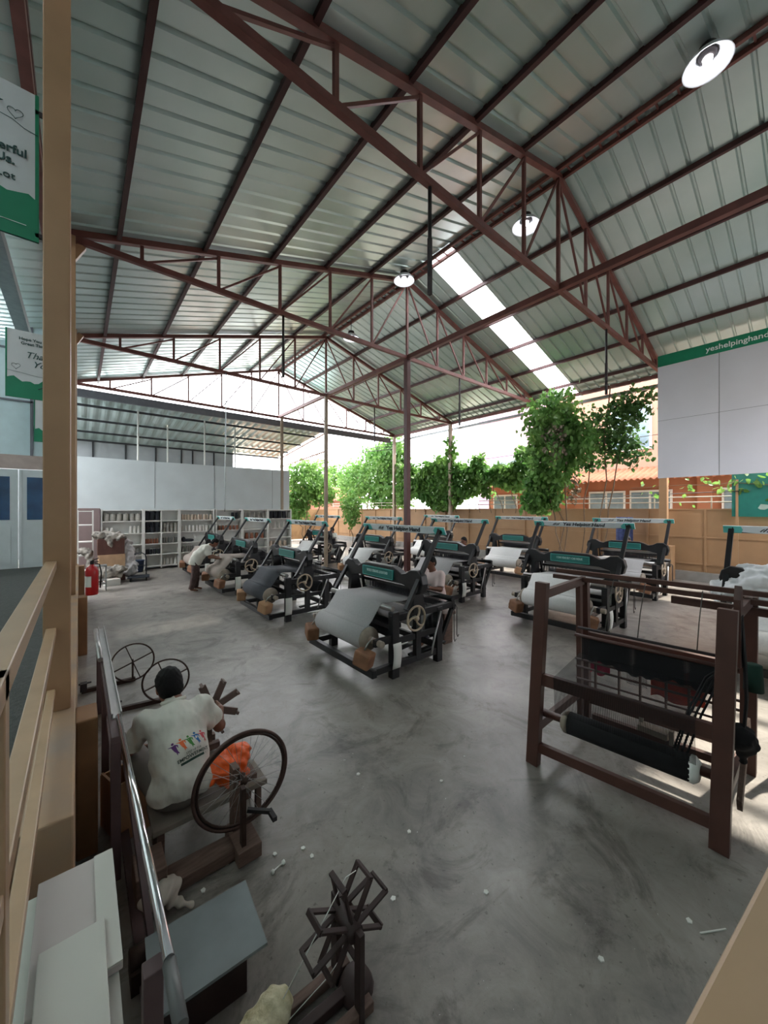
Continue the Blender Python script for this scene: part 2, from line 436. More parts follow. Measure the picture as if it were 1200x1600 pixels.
tag(MB().bar((XM, -2.1, ZE), (XM, 17.6, ZE), .11, .13).build('tie_beam', RUST), 'long red steel tie beam through the middle of all the trusses', 'beam')
tag(MB().bar((XR - .02, -2.1, ZE - .02), (XR - .02, 17.7, ZE - .02), .09, .12).build('eave_beam', RUST), 'red steel eave beam along the open side above the vines', 'beam')
tag(MB().bar((XR + .5, -2.1, ZE - .22), (XR + .5, 18, ZE - .22), .14, .12).build('rain_gutter', GALV), 'grey rain gutter under the eave on the open side above the vines', 'gutter')
tag(MB().bar((-.42, -2.1, ZE - .15), (-.42, 12.5, ZE - .15), .1, .14).build('eave_beam', RUST), 'dark red eave beam above the tan posts and the banners', 'beam')
gut = MB()
gut.prism([(-.12, .1), (-.12, -.08), (.1, -.08), (.1, .1), (.08, .1), (.08, -.06), (-.1, -.06), (-.1, .1)], (-.95, 12.5, 6.35), (1, 0, 0), (0, 0, 1), (0, -1, 0), 14.5)
tag(gut.build('rain_gutter', GALV), 'silver metal gutter above the hanging banners on the far left', 'gutter')
# hanging drop rods
for (x, y, zb, l) in ((3.82, 3.6, 5.43, 'dark steel drop rod hanging from the nearest truss, left of the skylight strip'),
                      (10.3, 3.6, 5.3, 'dark steel drop rod hanging from the nearest truss in front of the dark vines'),
                      (3.7, 8.2, 5.5, 'thin steel drop rod hanging from the left half of the truss that meets the skylight'),
                      (10.2, 8.2, 5.3, 'thin steel drop rod hanging from the truss that meets the skylight, over the vine hedge'),
                      (10.2, 13.0, 5.4, 'thin steel drop rod hanging beside the far truss, right of the dark column')):
    t = thing('drop_rod', l, 'rod', (x, y, zb), 0, 'rods hanging from the trusses')
    MB().tube((0, 0, .25), (0, 0, ZE - zb), .028, n=8).build('tube', ROD, t)
    MB().bar((0, 0, 0), (0, 0, .8), .05, .05).build('sleeve', ROD, t)
tag(MB().path([(3.8, 17.3, 4.35), (3.82, 15, 6.98)] if 0 else [(3.8, 12.95, 6.98), (3.8, 12.95, 5.9), (3.78, 13.0, 2.45), (3.78, 13.0, 2.3)], .018).build('conduit', GALV), 'thin grey conduit dropping from the third truss in front of the white wall', 'pipe')

# columns
def column(x, y, m, label, w=.13, z1=ZE, ped=0, name='steel_column'):
    t = thing(name, label, 'column', (x, y, 0), 0, 'roof columns')
    MB().bar((0, 0, 0), (0, 0, z1), w, w, (0, 1, 0)).build('shaft', m, t, .006)
    MB().box((0, 0, .01), (w + .1, w + .1, .02)).build('base_plate', m, t)
    if ped: MB().box2((-.26, -.26, 0), (.26, .26, ped)).build('pedestal', m, t, .01)
    return t
DKCOL = mat('brown_column_paint', (84, 46, 44), .5, 0, .15)
column(XM, 8.2, DKCOL, 'dark red central steel column behind the front looms', .15)
column(XM, 13.0, SLIM, 'slim tan steel column in the middle of the hall, next behind the dark red one', .12)
column(XM + .1, 17.45, SLIM, 'slim steel column at the free end of the white wall', .12)
column(XR, 3.6, TANF, 'tan column on a square pedestal at the fence, next to the big white board', .22, ZE, 1.15)
column(XR, 8.2, TANF, 'tan column at the fence hidden in the tall leafy creeper', .16)
column(XR, 13.0, SLIM, 'tan column at the fence under the end of the third truss, a vine climbing it', .16)
column(XR, 17.6, SLIM, 'tan column at the fence under the farthest truss', .16)
# tan posts on the platform side
def tanpost(y, label, z0):
    t = thing('timber_post', label, 'post', (-.125, y, z0), 0, 'tan posts along the platform')
    MB().bar((0, 0, 0), (0, 0, ZE - z0 + .02), .15, .17, (0, 1, 0)).build('shaft', TAN, t, .008)
    MB().bar((.0, .06, ZE - z0 - .35), (.16, .06, ZE - z0 - .05), .1, .12).build('bracket', TAN, t)
    return t
# platform with its edge wall
PZ = .95
carpet = mat('dark_grey_carpet', (70, 72, 70), .95, 0, .3, 30, .3, 80)
struct('platform', MB().box2((-6, .35, .01), (-.28, 12.62, PZ - .005)), carpet)
LEDGE = mat('ledge_render', (178, 142, 104), .8, 0, .14, 2.5, rgb2=(150, 132, 118))
struct('platform_wall', MB().box2((-.28, 2.28, .0), (-.02, 12.62, PZ)), LEDGE, bevel=.01)
for y, n in ((3.38, 'trim_1'), (7.9, 'trim_2'), (12.2, 'trim_3')):
    struct(n, MB().box2((-.02, y - .13, 0), (.10, y + .13, PZ + .0)), mat('brown_pilaster', (136, 98, 66), .7, 0, .2, 4), bevel=.01)
tanpost(3.6, 'big tan square post nearest the camera, rising from the platform edge to the roof', PZ)
tanpost(8.2, 'second tan post, half hidden behind the big nearest post, above the fire extinguisher', PZ)
tanpost(12.4, 'third tan post at the far end of the platform by the doors', PZ)
# railing along the platform
RAILT = mat('tan_rail_paint', (172, 142, 112), .35, 0, .12, 5)
for (z, zl, wd) in ((2.0, 'top', .06), (1.53, 'middle', .055), (1.10, 'bottom', .045)):
    for (y0, y1, w_) in ((.62, 3.5, 'between the camera and the big tan post'), (3.7, 8.1, 'beyond the big tan post')):
        tag(MB().bar((-.155, y0, z), (-.155, y1, z), wd, wd).build('guard_rail', RAILT, bevel=.004), 'tan %s guard rail of the platform %s' % (zl, w_), 'railing', 'guard rails of the platform')
tag(MB().bar((-.155, 1.18, PZ), (-.155, 1.18, 2.03), .06, .06, (0, 1, 0)).build('rail_post', RAILT, bevel=.004), 'tan upright rail post at the lower left edge of the photo', 'post')
hr = thing('stair_handrail', 'tan handrail crossing the lower right corner of the photo', 'railing', (0, 0, 0))
MB().bar((.12, .068, 2.0), (3.0, -.278, 2.0), .052, .05).build('rail', RAILT, hr, .004)
MB().bar((.10, .05, .0), (.10, .05, 2.02), .05, .05, (0, 1, 0)).build('upright', RAILT, hr)
MB().bar((2.97, -.275, .0), (2.97, -.275, 2.0), .05, .05, (0, 1, 0)).build('upright', RAILT, hr)
# walls
struct('wall_back', MB().box2((-.3, 17.45, 0), (8.2, 17.57, 4.32)), WALLW)
seam = mat('wall_seam', (120, 124, 124), .8)
struct('trim_4', MB().box2((4.62, 17.44, 2.42), (4.635, 17.455, 4.3)), seam)
struct('trim_5', MB().box2((7.3, 17.44, 2.42), (7.31, 17.455, 4.3)), seam)
struct('trim_6', MB().box2((2.35, 17.44, 2.42), (2.36, 17.455, 4.3)), seam)
struct('wall_far', MB().box2((-6, 24.4, 0), (7.6, 24.55, 6.0)), GREYW)
DARKBAR = mat('black_wall_bar', (34, 36, 40), .6)
b = MB(); b.box2((-1, 24.33, 4.95), (7.6, 24.4, 5.05))
for x in (.5, 1.9, 3.3, 4.6, 5.2, 6.4): b.box2((x, 24.33, 4.3), (x + .07, 24.4, 5.9))
struct('trim_7', b, DARKBAR)
struct('unseen_wall_left', MB().box2((-6.15, -2.4, 0), (-6, 24.5, 7.5)), WALLW)  # unseen side wall, put in to block light
# unseen end wall, added to block light; its opening is sized to set brightness
b = MB(); y0, y1 = -2.4, -2.2
b.box2((-6, y0, 0), (16, y1, 2.9)); b.box2((-6, y0, 5.0), (16, y1, 9.4)); b.box2((-6, y0, 2.9), (8.6, y1, 5.0))
for x in (8.6, 11.8, 15.7): b.box2((x, y0, 2.8), (x + .3, y1, 7))
struct('unseen_wall_near', b, WALLW)
# doors at the end of the platform
DY = 12.62
PVC = mat('white_pvc', (196, 202, 204), .4, 0, .04)
struct('wall_door_end', MB().box2((-6, DY + .06, 0), (-.2, DY + .14, PZ)).box2((-6, DY + .02, 3.38), (-.2, DY + .12, 3.72)), mat('pale_pink_beam', (176, 158, 152), .6, 0, .1))
PANEL = mat('pale_blue_panel', (196, 214, 220), .5, 0, .05)
struct('wall_door_upper', MB().box2((-6, DY + .04, 3.72), (-.2, DY + .08, 7.4)), PANEL)
b = MB()
for x in (-.92, -1.75, -2.6): b.box2((x - .025, DY, 3.72), (x + .025, DY + .05, 7.3))
for z in (5.05, 6.3): b.box2((-6, DY, z - .02), (-.2, DY + .05, z + .02))
struct('trim_8', b, mat('grey_mullion', (112, 112, 122), .5))
gl = mat('blue_tinted_glass', (34, 72, 112), .08, 0, .35, 3, spec=.9)
for n, x0 in ((1, -1.14), (2, -2.02), (3, -2.9)):
    d = struct('door_%d' % n, MB().box2((x0, DY, PZ), (x0 + .86, DY + .06, 3.36)), PVC)
    struct('door_%d_frame' % n, MB().box2((x0, DY - .02, PZ), (x0 + .05, DY, 3.36)).box2((x0 + .81, DY - .02, PZ), (x0 + .86, DY, 3.36)).box2((x0 + .12, DY - .015, PZ + .12), (x0 + .74, DY, 1.98)), PVC, d)
    struct('door_%d_pane' % n, MB().box2((x0 + .14, DY - .012, 2.13), (x0 + .72, DY + .01, 3.18)), gl, d)
# lean-to roof over the platform, left of the gutter
sk2 = leaf_like('pale_translucent_sheet', (200, 214, 212), .3)
struct('ceiling', sheet(-2.2, 12.9, -1.0, 6.55, -6.1, 5.6, .22, .03), sk2)
# lower roof beyond the white wall
struct('ceiling', sheet(17.7, 24.5, -1.0, 6.62, -1.0, 6.62) if 0 else MB().grid(lambda u, v: (-1 + 11.5 * u, 17.9 + 6.6 * v, 6.75 - .85 * v + (.05 if int(round(u * 120)) % 4 in (1, 2) else 0)), 120, 1, False), SHEET)
for i, (y, z) in enumerate(((18.9, 6.53), (20.7, 6.3), (22.5, 6.07), (24.0, 5.87))):
    tag(MB().bar((-1, y, z), (10.5, y, z), .06, .09).build('canopy_purlin', DARKBAR), '%s dark purlin under the low roof behind the white wall' % ORD[i], 'purlin', 'purlins of the low roof behind the wall')
tag(MB().bar((-.3, 17.75, 6.72), (15.2, 17.75, 6.72), .12, .3).build('fascia_beam', mat('grey_fascia', (96, 98, 104), .5, .2)), 'long dark grey fascia beam under the farthest truss', 'beam')
ct = thing('canopy_truss', 'light steel half truss at the end of the low roof behind the white wall', 'truss', (10.55, 0, 0))
PAINTO = mat('orange_primer', (178, 112, 82), .5)
MB().bar((0, 17.9, 6.6), (0, 24.4, 5.75), .05, .06).build('top_chord', PAINTO, ct)
MB().bar((0, 17.9, 5.6), (0, 24.4, 5.2), .05, .06).build('bottom_chord', PAINTO, ct)
for i in range(6):
    y = 18.5 + i * 1.05
    MB().bar((0, y, 5.55 - (y - 17.9) * .06), (0, y + .5, 6.5 - (y - 17.4) * .13), .035, .035).build('web_diagonal', PAINTO, ct)
ROPES = mat('thin_wire', (60, 60, 64), .6)
for i, (x, y) in enumerate(((1.9, 18.6), (4.55, 18.8), (6.2, 19.6), (3.3, 20.5))):
    tag(MB().tube((x, y, 0), (x, y, 6.55), .035, n=8).build('roof_prop', WHITE), ('white pole standing behind the left part of the white wall', 'white pole behind the vertical seam of the white wall', 'white pole behind the right part of the white wall', 'thin white pole behind the white wall, farther back than the others')[i], 'pole', 'poles behind the white wall')
# big white board under the right eave
BX = 14.3
bd = thing('hanging_board', 'huge white board with a green lettered top band hanging under the right eave', 'board', (BX, 0, 0))
MB().box2((0, -2.0, 3.38), (.06, 3.5, 6.98)).build('board_face', mat('board_white', (196, 196, 202), .6, 0, .04, 1), bd)
MB().box2((-.012, -2.0, 6.93), (.07, 3.5, 7.28)).build('top_band', GREEN, bd)
text('lettering', 'yeshelpinghand', WHITET, bd, (-.02, 2.32, 7.10), (0, -1, 0), (0, 0, 1), .15, bold=.012, align='LEFT')
b = MB(); b.box2((-.004, 2.02, 3.38), (0, 2.035, 6.93)); b.box2((-.004, -2, 5.2), (0, 3.5, 5.21)); b.build('panel_joint', seam, bd)
# fence
fx = 15.95
fe = thing('panel_fence', 'long tan sheet metal fence along the open side of the hall', 'fence', (fx, 0, 0))
pitch = 1.6
for i in range(18):
    y = -2.2 + i * pitch
    p = MB().box2((0, y, .0), (.03, y + pitch, 2.36))
    p.build('panel', TANF, fe)
    b = MB(); b.box2((-.05, y - .03, 0), (.0, y + .03, 2.38))
    b.build('post', TANF, fe)
b = MB()
for z in (.55, 1.45, 2.38): b.box2((-.04, -2.2, z - .025), (.0, -2.2 + 18 * pitch, z + .025))
b.build('frame_rail', TANF, fe)
MB().box2((-.3, -2.2, 0), (-.05, 26, .3)).build('kerb', mat('grey_kerb', (140, 138, 134), .8, 0, .15), fe)
b = MB()
for z in (2.62, 2.8): b.tube((-.02, -2.2, z), (-.02, 26, z), .022, n=6)
for i in range(19): b.tube((-.02, -2.2 + i * 1.55, 2.38), (-.02, -2.2 + i * 1.55, 2.8), .018, n=6)
b.build('pipe_rail', mat('dull_pipe', (176, 168, 152), .5, .2), fe)
f2 = thing('panel_fence', 'tan sheet metal fence closing the far end of the yard beyond the white wall', 'fence', (-.3, 26.75, 0))
for i in range(6):
    MB().box2((7.0 + i * 1.5, 0, 0), (8.48 + i * 1.5, .03, 2.36)).build('panel', TANF, f2)
    MB().box2((6.97 + i * 1.5, -.05, 0), (7.03 + i * 1.5, 0, 2.4)).build('post', TANF, f2)
gs = thing('green_sign', 'dark green sign panel on the fence below the white board', 'sign', (15.6, 0, 0))
MB().box2((0, -.5, 2.16), (.03, 1.92, 3.5)).build('panel', mat('dark_green_panel', (14, 104, 92), .5), gs)
MB().prism([(0, 0), (.06, .12), (.2, .1), (.26, .02), (.14, -.05), (.05, -.04)], (-.004, 1.35, 2.42), (0, -1, 0), (0, 0, 1), (1, 0, 0), .004).build('pale_mark', mat('pale_mark', (150, 170, 160), .6), gs)
MB().bar((0, 1.8, 0), (0, 1.8, 3.3), .06, .06).build('post', TANF, gs)
MB().bar((0, -.3, 0), (0, -.3, 3.3), .06, .06).build('post', TANF, gs)

# ---------------------------------------------------------------- buildings beyond
SALM = mat('salmon_render', (160, 118, 98), .8, 0, .08, .8)
ORNG = mat('orange_render', (150, 98, 70), .8, 0, .1, .8)
LILA = mat('lilac_render', (170, 136, 158), .8, 0, .06, .5)
TILE = mat('terracotta_tile', (156, 98, 70), .8, 0, .2, 6)
WING = mat('grey_window_glass', (110, 128, 136), .15, 0, .3, 2)
bl = thing('orange_house', 'orange house with a tiled porch roof and white framed windows beyond the fence', 'house', (20.5, 0, 0))
MB().box2((.6, -8, 0), (6, 14.5, 4.2)).build('ground_storey', ORNG, bl)
MB().box2((1.4, -8, 4.2), (6, 11.0, 9.6)).build('upper_storey', SALM, bl)
for y in (-4.0, .4, 3.2, 8.4): MB().box2((.45, y, 0), (.7, y + .5, 4.2)).build('pillar', ORNG, bl)
roof = MB()
def tilef(u, v): return (-.9 + 2.4 * v, -8 + 22.8 * u, 3.75 + .75 * v + .05 * math.sin(u * 22.8 / .25 * 2 * PI))
roof.grid(tilef, 364, 1); roof.build('porch_roof', TILE, bl, solid=.04)
for y in (-6.6, -2.6, 1.2, 4.6, 6.5, 10.2, 12.4):
    f = MB().box2((.52, y, 1.3), (.66, y + 1.7, 3.3)).build('window', WHITE, bl)
    MB().box2((.5, y + .08, 1.4), (.6, y + .8, 3.2)).box2((.5, y + .9, 1.4), (.6, y + 1.62, 3.2)).build('pane', WING, f)
for y in (-4.5, .5, 5.6):
    f = MB().box2((1.32, y, 5.4), (1.45, y + 1.8, 7.6)).build('window', WHITE, bl)
    MB().box2((1.3, y + .1, 5.5), (1.4, y + 1.7, 7.5)).build('pane', WING, f)
lb = thing('lilac_building', 'tall pale lilac building rising behind the orange house', 'building', (31, 0, 0))
MB().box2((0, 9, 0), (9, 22.5, 13.2)).build('wall', LILA, lb)
for y, z in ((11.6, 8.6), (11.6, 4.6), (17.8, 4.6)):
    f = MB().box2((-.1, y, z), (.05, y + 3.2, z + 2.6)).build('window', WHITE, lb)
    MB().box2((-.13, y + .25, z + .2), (0, y + 2.9, z + 2.3)).build('pane', WING, f)
for i, (y, z) in enumerate(((11.1, 12.3), (12.6, 12.0), (13.8, 12.2))):
    MB().lathe([(0, 0), (.28, .1), (.34, .35), (.2, .6), (0, .66)], (-.35, y, z), 10).build('wall_lamp', DARKBAR, lb)
st = thing('tiled_shed', 'low tiled shed beyond the far fence seen through the vines', 'shed', (0, 0, 0))
MB().box2((12, 29.5, 0), (21, 34, 3.2)).build('wall', SALM, st)
MB().grid(lambda u, v: (11.6 + 9.8 * u, 29.0 + 2.8 * v, 3.2 + 1.3 * v + .05 * math.sin(u * 240)), 240, 1).build('roof', TILE, st, solid=.05)

# high bay lamps under the ridge
BULB = mat('lit_bulb', (255, 255, 255), .4); BULB.node_tree.nodes['Principled BSDF'].inputs['Emission Color'].default_value = (.95, .97, 1, 1); BULB.node_tree.nodes['Principled BSDF'].inputs['Emission Strength'].default_value = 14
for i, (x, y, z) in enumerate(((7.2, 1.15, 9.0), (7.75, 4.35, 8.75), (7.25, 7.85, 9.0), (7.7, 11.2, 8.65))):
    t = thing('high_bay_lamp', ('round high bay lamp nearest the top right corner under the ridge', 'round high bay lamp seen through the near truss', 'round high bay lamp next to the top of the skylight strip', 'farthest round high bay lamp, under the ridge past the second truss')[i], 'lamp', (x, y, z), 0, 'high bay lamps')
    MB().lathe([(.30, 0), (.29, .03), (.22, .12), (.1, .18), (.085, .18), (.2, .11), (.27, .03), (.285, .005), (.30, 0)], n=28).build('reflector', mat('lamp_reflector', (236, 238, 244), .35, 0, .02), t)
    MB().lathe([(0, .1), (.1, .11), (.12, .17), (.11, .27), (.05, .3), (0, .3)], n=16).build('housing', ROD, t)
    MB().lathe([(0, .03), (.055, .05), (.06, .10), (0, .13)], n=12).build('bulb', BULB, t)
    MB().tube((0, 0, .3), (0, 0, roof_z(x) + .05 - z), .012, n=6).build('hanger', ROD, t)
# ---------------------------------------------------------------- looms (u = along +x from the cloth side, v = along +y from the near end)
LW = 1.72
CLOTHS = {'grey': mat('grey_woven_cloth', (176, 174, 174), .9, 0, .06, 40, .06, 200), 'dark': mat('charcoal_woven_cloth', (66, 68, 74), .9, 0, .15, 40),
          'beige': mat('beige_woven_cloth', (150, 138, 130), .9, 0, .1, 40), 'white': mat('white_woven_cloth', (216, 216, 214), .9, 0, .06, 40)}
CLOTH = CLOTHS['grey']
STEELW = mat('bright_rod', (168, 166, 164), .3, .7, .1)
WARP = mat('grey_warp_thread', (120, 118, 118), .9, 0, .2, 60)
DWARP = mat('dark_heddle_wire', (52, 52, 58), .7, .3, .2)
ENDW = mat('pale_beam_end', (150, 138, 124), .7, 0, .2, 12)
SIGNW = mat('pale_sign_board', (228, 236, 238), .55, 0, .04)
def castle_poly(W):
    # carved top beam: rounded shoulders, dips, raised centre
    top = [(-.12, 1.16), (-.16, 1.30), (-.13, 1.42), (-.03, 1.49), (.10, 1.48), (.2, 1.42), (.30, 1.40), (.40, 1.45), (.52, 1.485)]
    r = [(W - x, z) for x, z in reversed(top)]
    bot = [(W - .02, 1.12), (W - .1, 1.2), (W - .3, 1.25), (.3, 1.25), (.1, 1.2), (.02, 1.12)]
    return top + r + bot
def make_loom(label):
    W = LW
    t = thing('handloom', label, 'loom', (0, 0, 0), 0, 'black handlooms in rows')
    K = BLACKP
    for v in (.05, W - .05):
        MB().bar((0, v, 0), (0, v, .93), .10, .13, (1, 0, 0)).build('front_post', K, t, .008)
        MB().bar((.92, v, 0), (.92, v, .86), .10, .12, (1, 0, 0)).build('back_post', K, t, .008)
        MB().bar((-.07, v, .84), (1.3, v, .84), .08, .10).build('side_rail', K, t, .006)
        MB().bar((-.42, v, .17), (.95, v, .17), .07, .09).build('foot_rail', K, t, .006)
        MB().prism([(.33, .86), (.36, 1.2), (.37, 1.3), (.51, 1.3), (.52, 1.2), (.6, .86)], (0, v - .05 if v < 1 else v - .05, 0), (1, 0, 0), (0, 0, 1), (0, 1, 0), .10).build('castle_post', K, t, .008)
        MB().bar((-.36, v, .56), (0, v, .56), .06, .10).build('roll_bracket', K, t, .005)
        a = MB().bar((.12, v - .12 if v < 1 else v + .12, .96), (.84, v - .12 if v < 1 else v + .12, 2.06), .05, .07, (0, 1, 0)); a.build('sign_arm', K, t, .004)
    MB().prism(castle_poly(W), (.36, 0, 0), (0, 1, 0), (0, 0, 1), (1, 0, 0), .13).build('top_beam', K, t, .012)
    pl = MB().box2((.335, W / 2 - .40, 1.275), (.36, W / 2 + .40, 1.435)).build('plaque', DTEAL, t, .004)
    b = MB()
    for z in (1.283, 1.427): b.box2((.331, W / 2 - .39, z - .003), (.336, W / 2 + .39, z + .003))
    for v in (W / 2 - .39, W / 2 + .39): b.box2((.331, v - .003, 1.283), (.336, v + .003, 1.427))
    b.build('plaque_border', TEAL, pl)
    MB().bar((.9, .05, .25), (.9, W - .05, .25), .06, .09).build('back_rail', K, t)
    MB().bar((-.40, -.02, .17), (-.40, W + .02, .17), .08, .10).build('foot_beam', K, t, .006)
    MB().bar((0, .05, .60), (0, W - .05, .60), .06, .09).build('front_rail', K, t)
    MB().tube((-.02, .05, .97), (-.02, W - .05, .97), .04, n=12).build('breast_beam', STEELW, t)
    # cloth roll, its shaft and end discs, and the web running up over the breast beam
    r = MB().tube((-.30, .26, .56), (-.30, W - .24, .56), .17, n=28).build('cloth_roll', CLOTH, t)
    MB().lathe([(0, -.03), (.15, -.025), (.165, 0), (.165, .03), (.15, .035)], (-.30, .235, .56), 24, (0, 1, 0)).build('roll_end', ENDW, r)
    MB().lathe([(0, .03), (.15, .025), (.165, 0), (.165, -.03), (.15, -.035)], (-.30, W - .215, .56), 24, (0, 1, 0)).build('roll_end', ENDW, r)
    MB().tube((-.30, -.06, .56), (-.30, W + .06, .56), .045, n=12).build('roll_shaft', ENDW, t)
    pts = [(-.35, .722), (-.28, .738), (-.22, .79), (-.06, 1.0), (-.02, 1.015), (.02, 1.012), (.36, .985), (.62, .99)]
    b = MB(); n = len(pts)
    b.add([(x, v, z) for v in (.28, W - .26) for x, z in pts], [(i, i + 1, n + i + 1, n + i) for i in range(n - 1)], True)
    b.build('woven_web', CLOTH, t, solid=.006)
    # batten with reed, heddle frames, warp, warp beam
    bt = MB().bar((.63, .12, .96), (.63, W - .12, .96), .05, .07).bar((.63, .12, 1.13), (.63, W - .12, 1.13), .045, .05)
    for v in (.13, W - .13): bt.bar((.63, v, .9), (.55, v, 1.30), .03, .05)
    bt.build('batten', K, t)
    b = MB()
    for i in range(70): b.box2((.627, .16 + i * (W - .32) / 69 - .003, .99), (.633, .16 + i * (W - .32) / 69 + .003, 1.11))
    b.build('reed', DWARP, t)
    for k in range(4):
        u = .70 + .06 * k; z = .83 + .03 * (k % 2)
        b = MB().bar((u, .15, z), (u, W - .15, z), .014, .028).bar((u, .15, z + .32), (u, W - .15, z + .32), .014, .028)
        h = b.build('heddle_frame', STEELW, t)
        b = MB()
        for i in range(48):
            v = .2 + i * (W - .4) / 47; b.box2((u - .002, v - .004, z), (u + .002, v + .004, z + .32))
        b.build('heddle_wires', DWARP, h)
    b = MB()
    for i in range(90):
        v = .28 + i * (W - .54) / 89
        b.add([(.63, v - .003, .99), (.63, v + .003, .99), (1.22, v + .003, .96), (1.22, v - .003, .96), (1.14, v - .003, .6), (1.14, v + .003, .6)], [(0, 1, 2, 3), (3, 2, 5, 4)])
    o = b.build('warp_threads', WARP, t); o['kind'] = 'stuff'
    MB().tube((1.24, .0, .93), (1.24, W, .93), .045, n=12).build('back_beam', K, t)
    wb = MB().tube((1.0, .22, .52), (1.0, W - .22, .52), .15, n=20).build('warp_beam', CLOTH, t)
    for v in (.2, W - .2): MB().lathe([(0, -.02), (.2, -.02), (.2, .02), (0, .02)], (1.0, v, .52), 20, (0, 1, 0)).build('flange', K, wb)
    # hand wheel with curved spokes on the near side
    c = Vector((.34, -.06, .80))
    b = MB().ring(c, .175, .016, (0, 1, 0), 36, 8)
    for k in range(3):
        a0 = k * 2 * PI / 3 + .4
        b.path([c + Vector((math.cos(a0 + q * .9) * .175 * q, 0, math.sin(a0 + q * .9) * .175 * q)) for q in (.05, .25, .5, .75, 1.0)], .016, 6)
    b.lathe([(0, -.03), (.035, -.03), (.035, .03), (0, .03)], c, 12, (0, 1, 0))
    hw = b.build('hand_wheel', BEIGEW, t)
    MB().tube(c + Vector((0, -.02, 0)), c + Vector((0, .14, 0)), .018, n=8).build('axle', STEELW, hw)
    MB().path([(.92, -.02, .80), (.75, -.05, .45), (.66, -.06, .2)], .016, 6).build('tie_rod', STEELW, t)
    MB().bar((.55, .3, .10), (1.35, .3, .14), .09, .03).build('treadle', K, t)
    MB().bar((.55, .6, .10), (1.35, .6, .16), .09, .03).build('treadle', K, t)
    # wrapped counterweights under the roll ends, each on a cord
    for v, rz in ((.14, .4), (W - .12, -.3)):
        me = MB()
        R = Matrix.Rotation(rz, 3, 'Z') @ Matrix.Rotation(.25, 3, 'X')
        me.box((-.46, v, .36), (.2, .25, .22), M=R)
        R2 = Matrix.Rotation(rz + .6, 3, 'Z') @ Matrix.Rotation(-.3, 3, 'Y')
        me.box((-.40, v + .11, .34), (.14, .16, .15), M=R2)
        o = me.build('counterweight', PAPERB, t, .03)
        MB().path([(-.46, v, .46), (-.40, v, .54), (-.30, v, .61)], .012, 5).build('cord', STEELW, o)
    for v in (.05, W - .05):
        MB().bar((.46, v, .17), (.46, v, .86), .08, .10, (1, 0, 0)).build('middle_post', K, t)
        MB().bar((.0, v, .5), (.92, v, .5), .05, .08).build('side_stretcher', K, t)
        MB().bar((.92, v, .2), (1.28, v, .8), .05, .06).build('rear_brace', K, t)
    MB().bar((1.27, 0, .80), (1.27, W, .80), .06, .08).build('rear_rail', K, t)
    MB().bar((.16, .1, .70), (.16, W - .1, .70), .05, .07).build('knee_beam', K, t)
    # hanging cords with hooks at the back rail end
    for u, z0 in ((1.2, .30), (1.27, .36)):
        MB().path([(u, -.02, .84), (u, -.05, .8), (u, -.05, z0), (u + .02, -.05, z0 - .04), (u + .05, -.05, z0 - .01)], .007, 5).build('hook_cord', ROD, t)
    # sheet of paper clipped to the near post
    MB().grid(lambda a, q: (-.10 + .15 * a, -.035 - .03 * math.sin(q * 2.6), .16 + .36 * q), 2, 6).build('paper_sheet', PAPER, t, solid=.002)
    # leaning sign board
    return t
def add_sign(t, left, right, plaque):
    W = LW; tilt = Vector((-.45, 0, .89)).normalized()
    o = Vector((.85, W / 2, 2.06)); L = W + .34; ex = Vector((0, -1, 0)); nrm = ex.cross(tilt)   # faces -x
    M = Matrix((ex, tilt, nrm)).transposed()
    s = MB().box(o, (L, .13, .016), M=M).build('sign_board', SIGNW, t)
    for sg, num in ((-1, left), (1, right)):
        c = o + ex * (sg * (L / 2 - .12)) + nrm * .010
        poly = [(-.12, -.064), (.10, -.064), (.12, .0), (.10, .064), (-.12, .064)] if sg < 0 else [(-.10, -.064), (.12, -.064), (.12, .064), (-.06, .064), (-.12, .0)]
        MB().prism(poly, c, ex, tilt, nrm, .003).build('number_plate', TEAL, s)
        if num: text('number', num, DARKT, s, c + nrm * .005, ex, tilt, .075, bold=.02)
        d = o + ex * (sg * (L / 2 - .26)) + nrm * .010 - tilt * .052
        MB().prism([(-.12, -.008), (.12, -.010), (.12, .012), (.06, .010)] if sg > 0 else [(-.12, -.010), (.12, -.008), (-.06, .010), (-.12, .012)], d, ex, tilt, nrm, .002).build('dark_stripe', DARKT, s)
    text('lettering', 'Yes Helping Hand', DARKT, s, o + nrm * .012 + ex * .06, ex, tilt, .075, shear=.35, bold=.025, wide=1.1)
    lg = MB(); q = o + nrm * .010 - ex * .57
    for dx, a in ((0, .5), (.035, .9), (.075, .3), (.11, .7)):
        lg.path([q + ex * (dx - .02) - tilt * .03, q + ex * (dx + .005), q + ex * (dx + .03) + tilt * .035 * a], .008, 5)
    lg.build('logo_mark', DARKT, s)
    if plaque: text('plaque_lettering', plaque, mat('pale_plaque_lettering', (176, 208, 202), .6), t, (.333, W / 2, 1.365), (0, -1, 0), (0, 0, 1), .042, bold=.02, wide=.62)
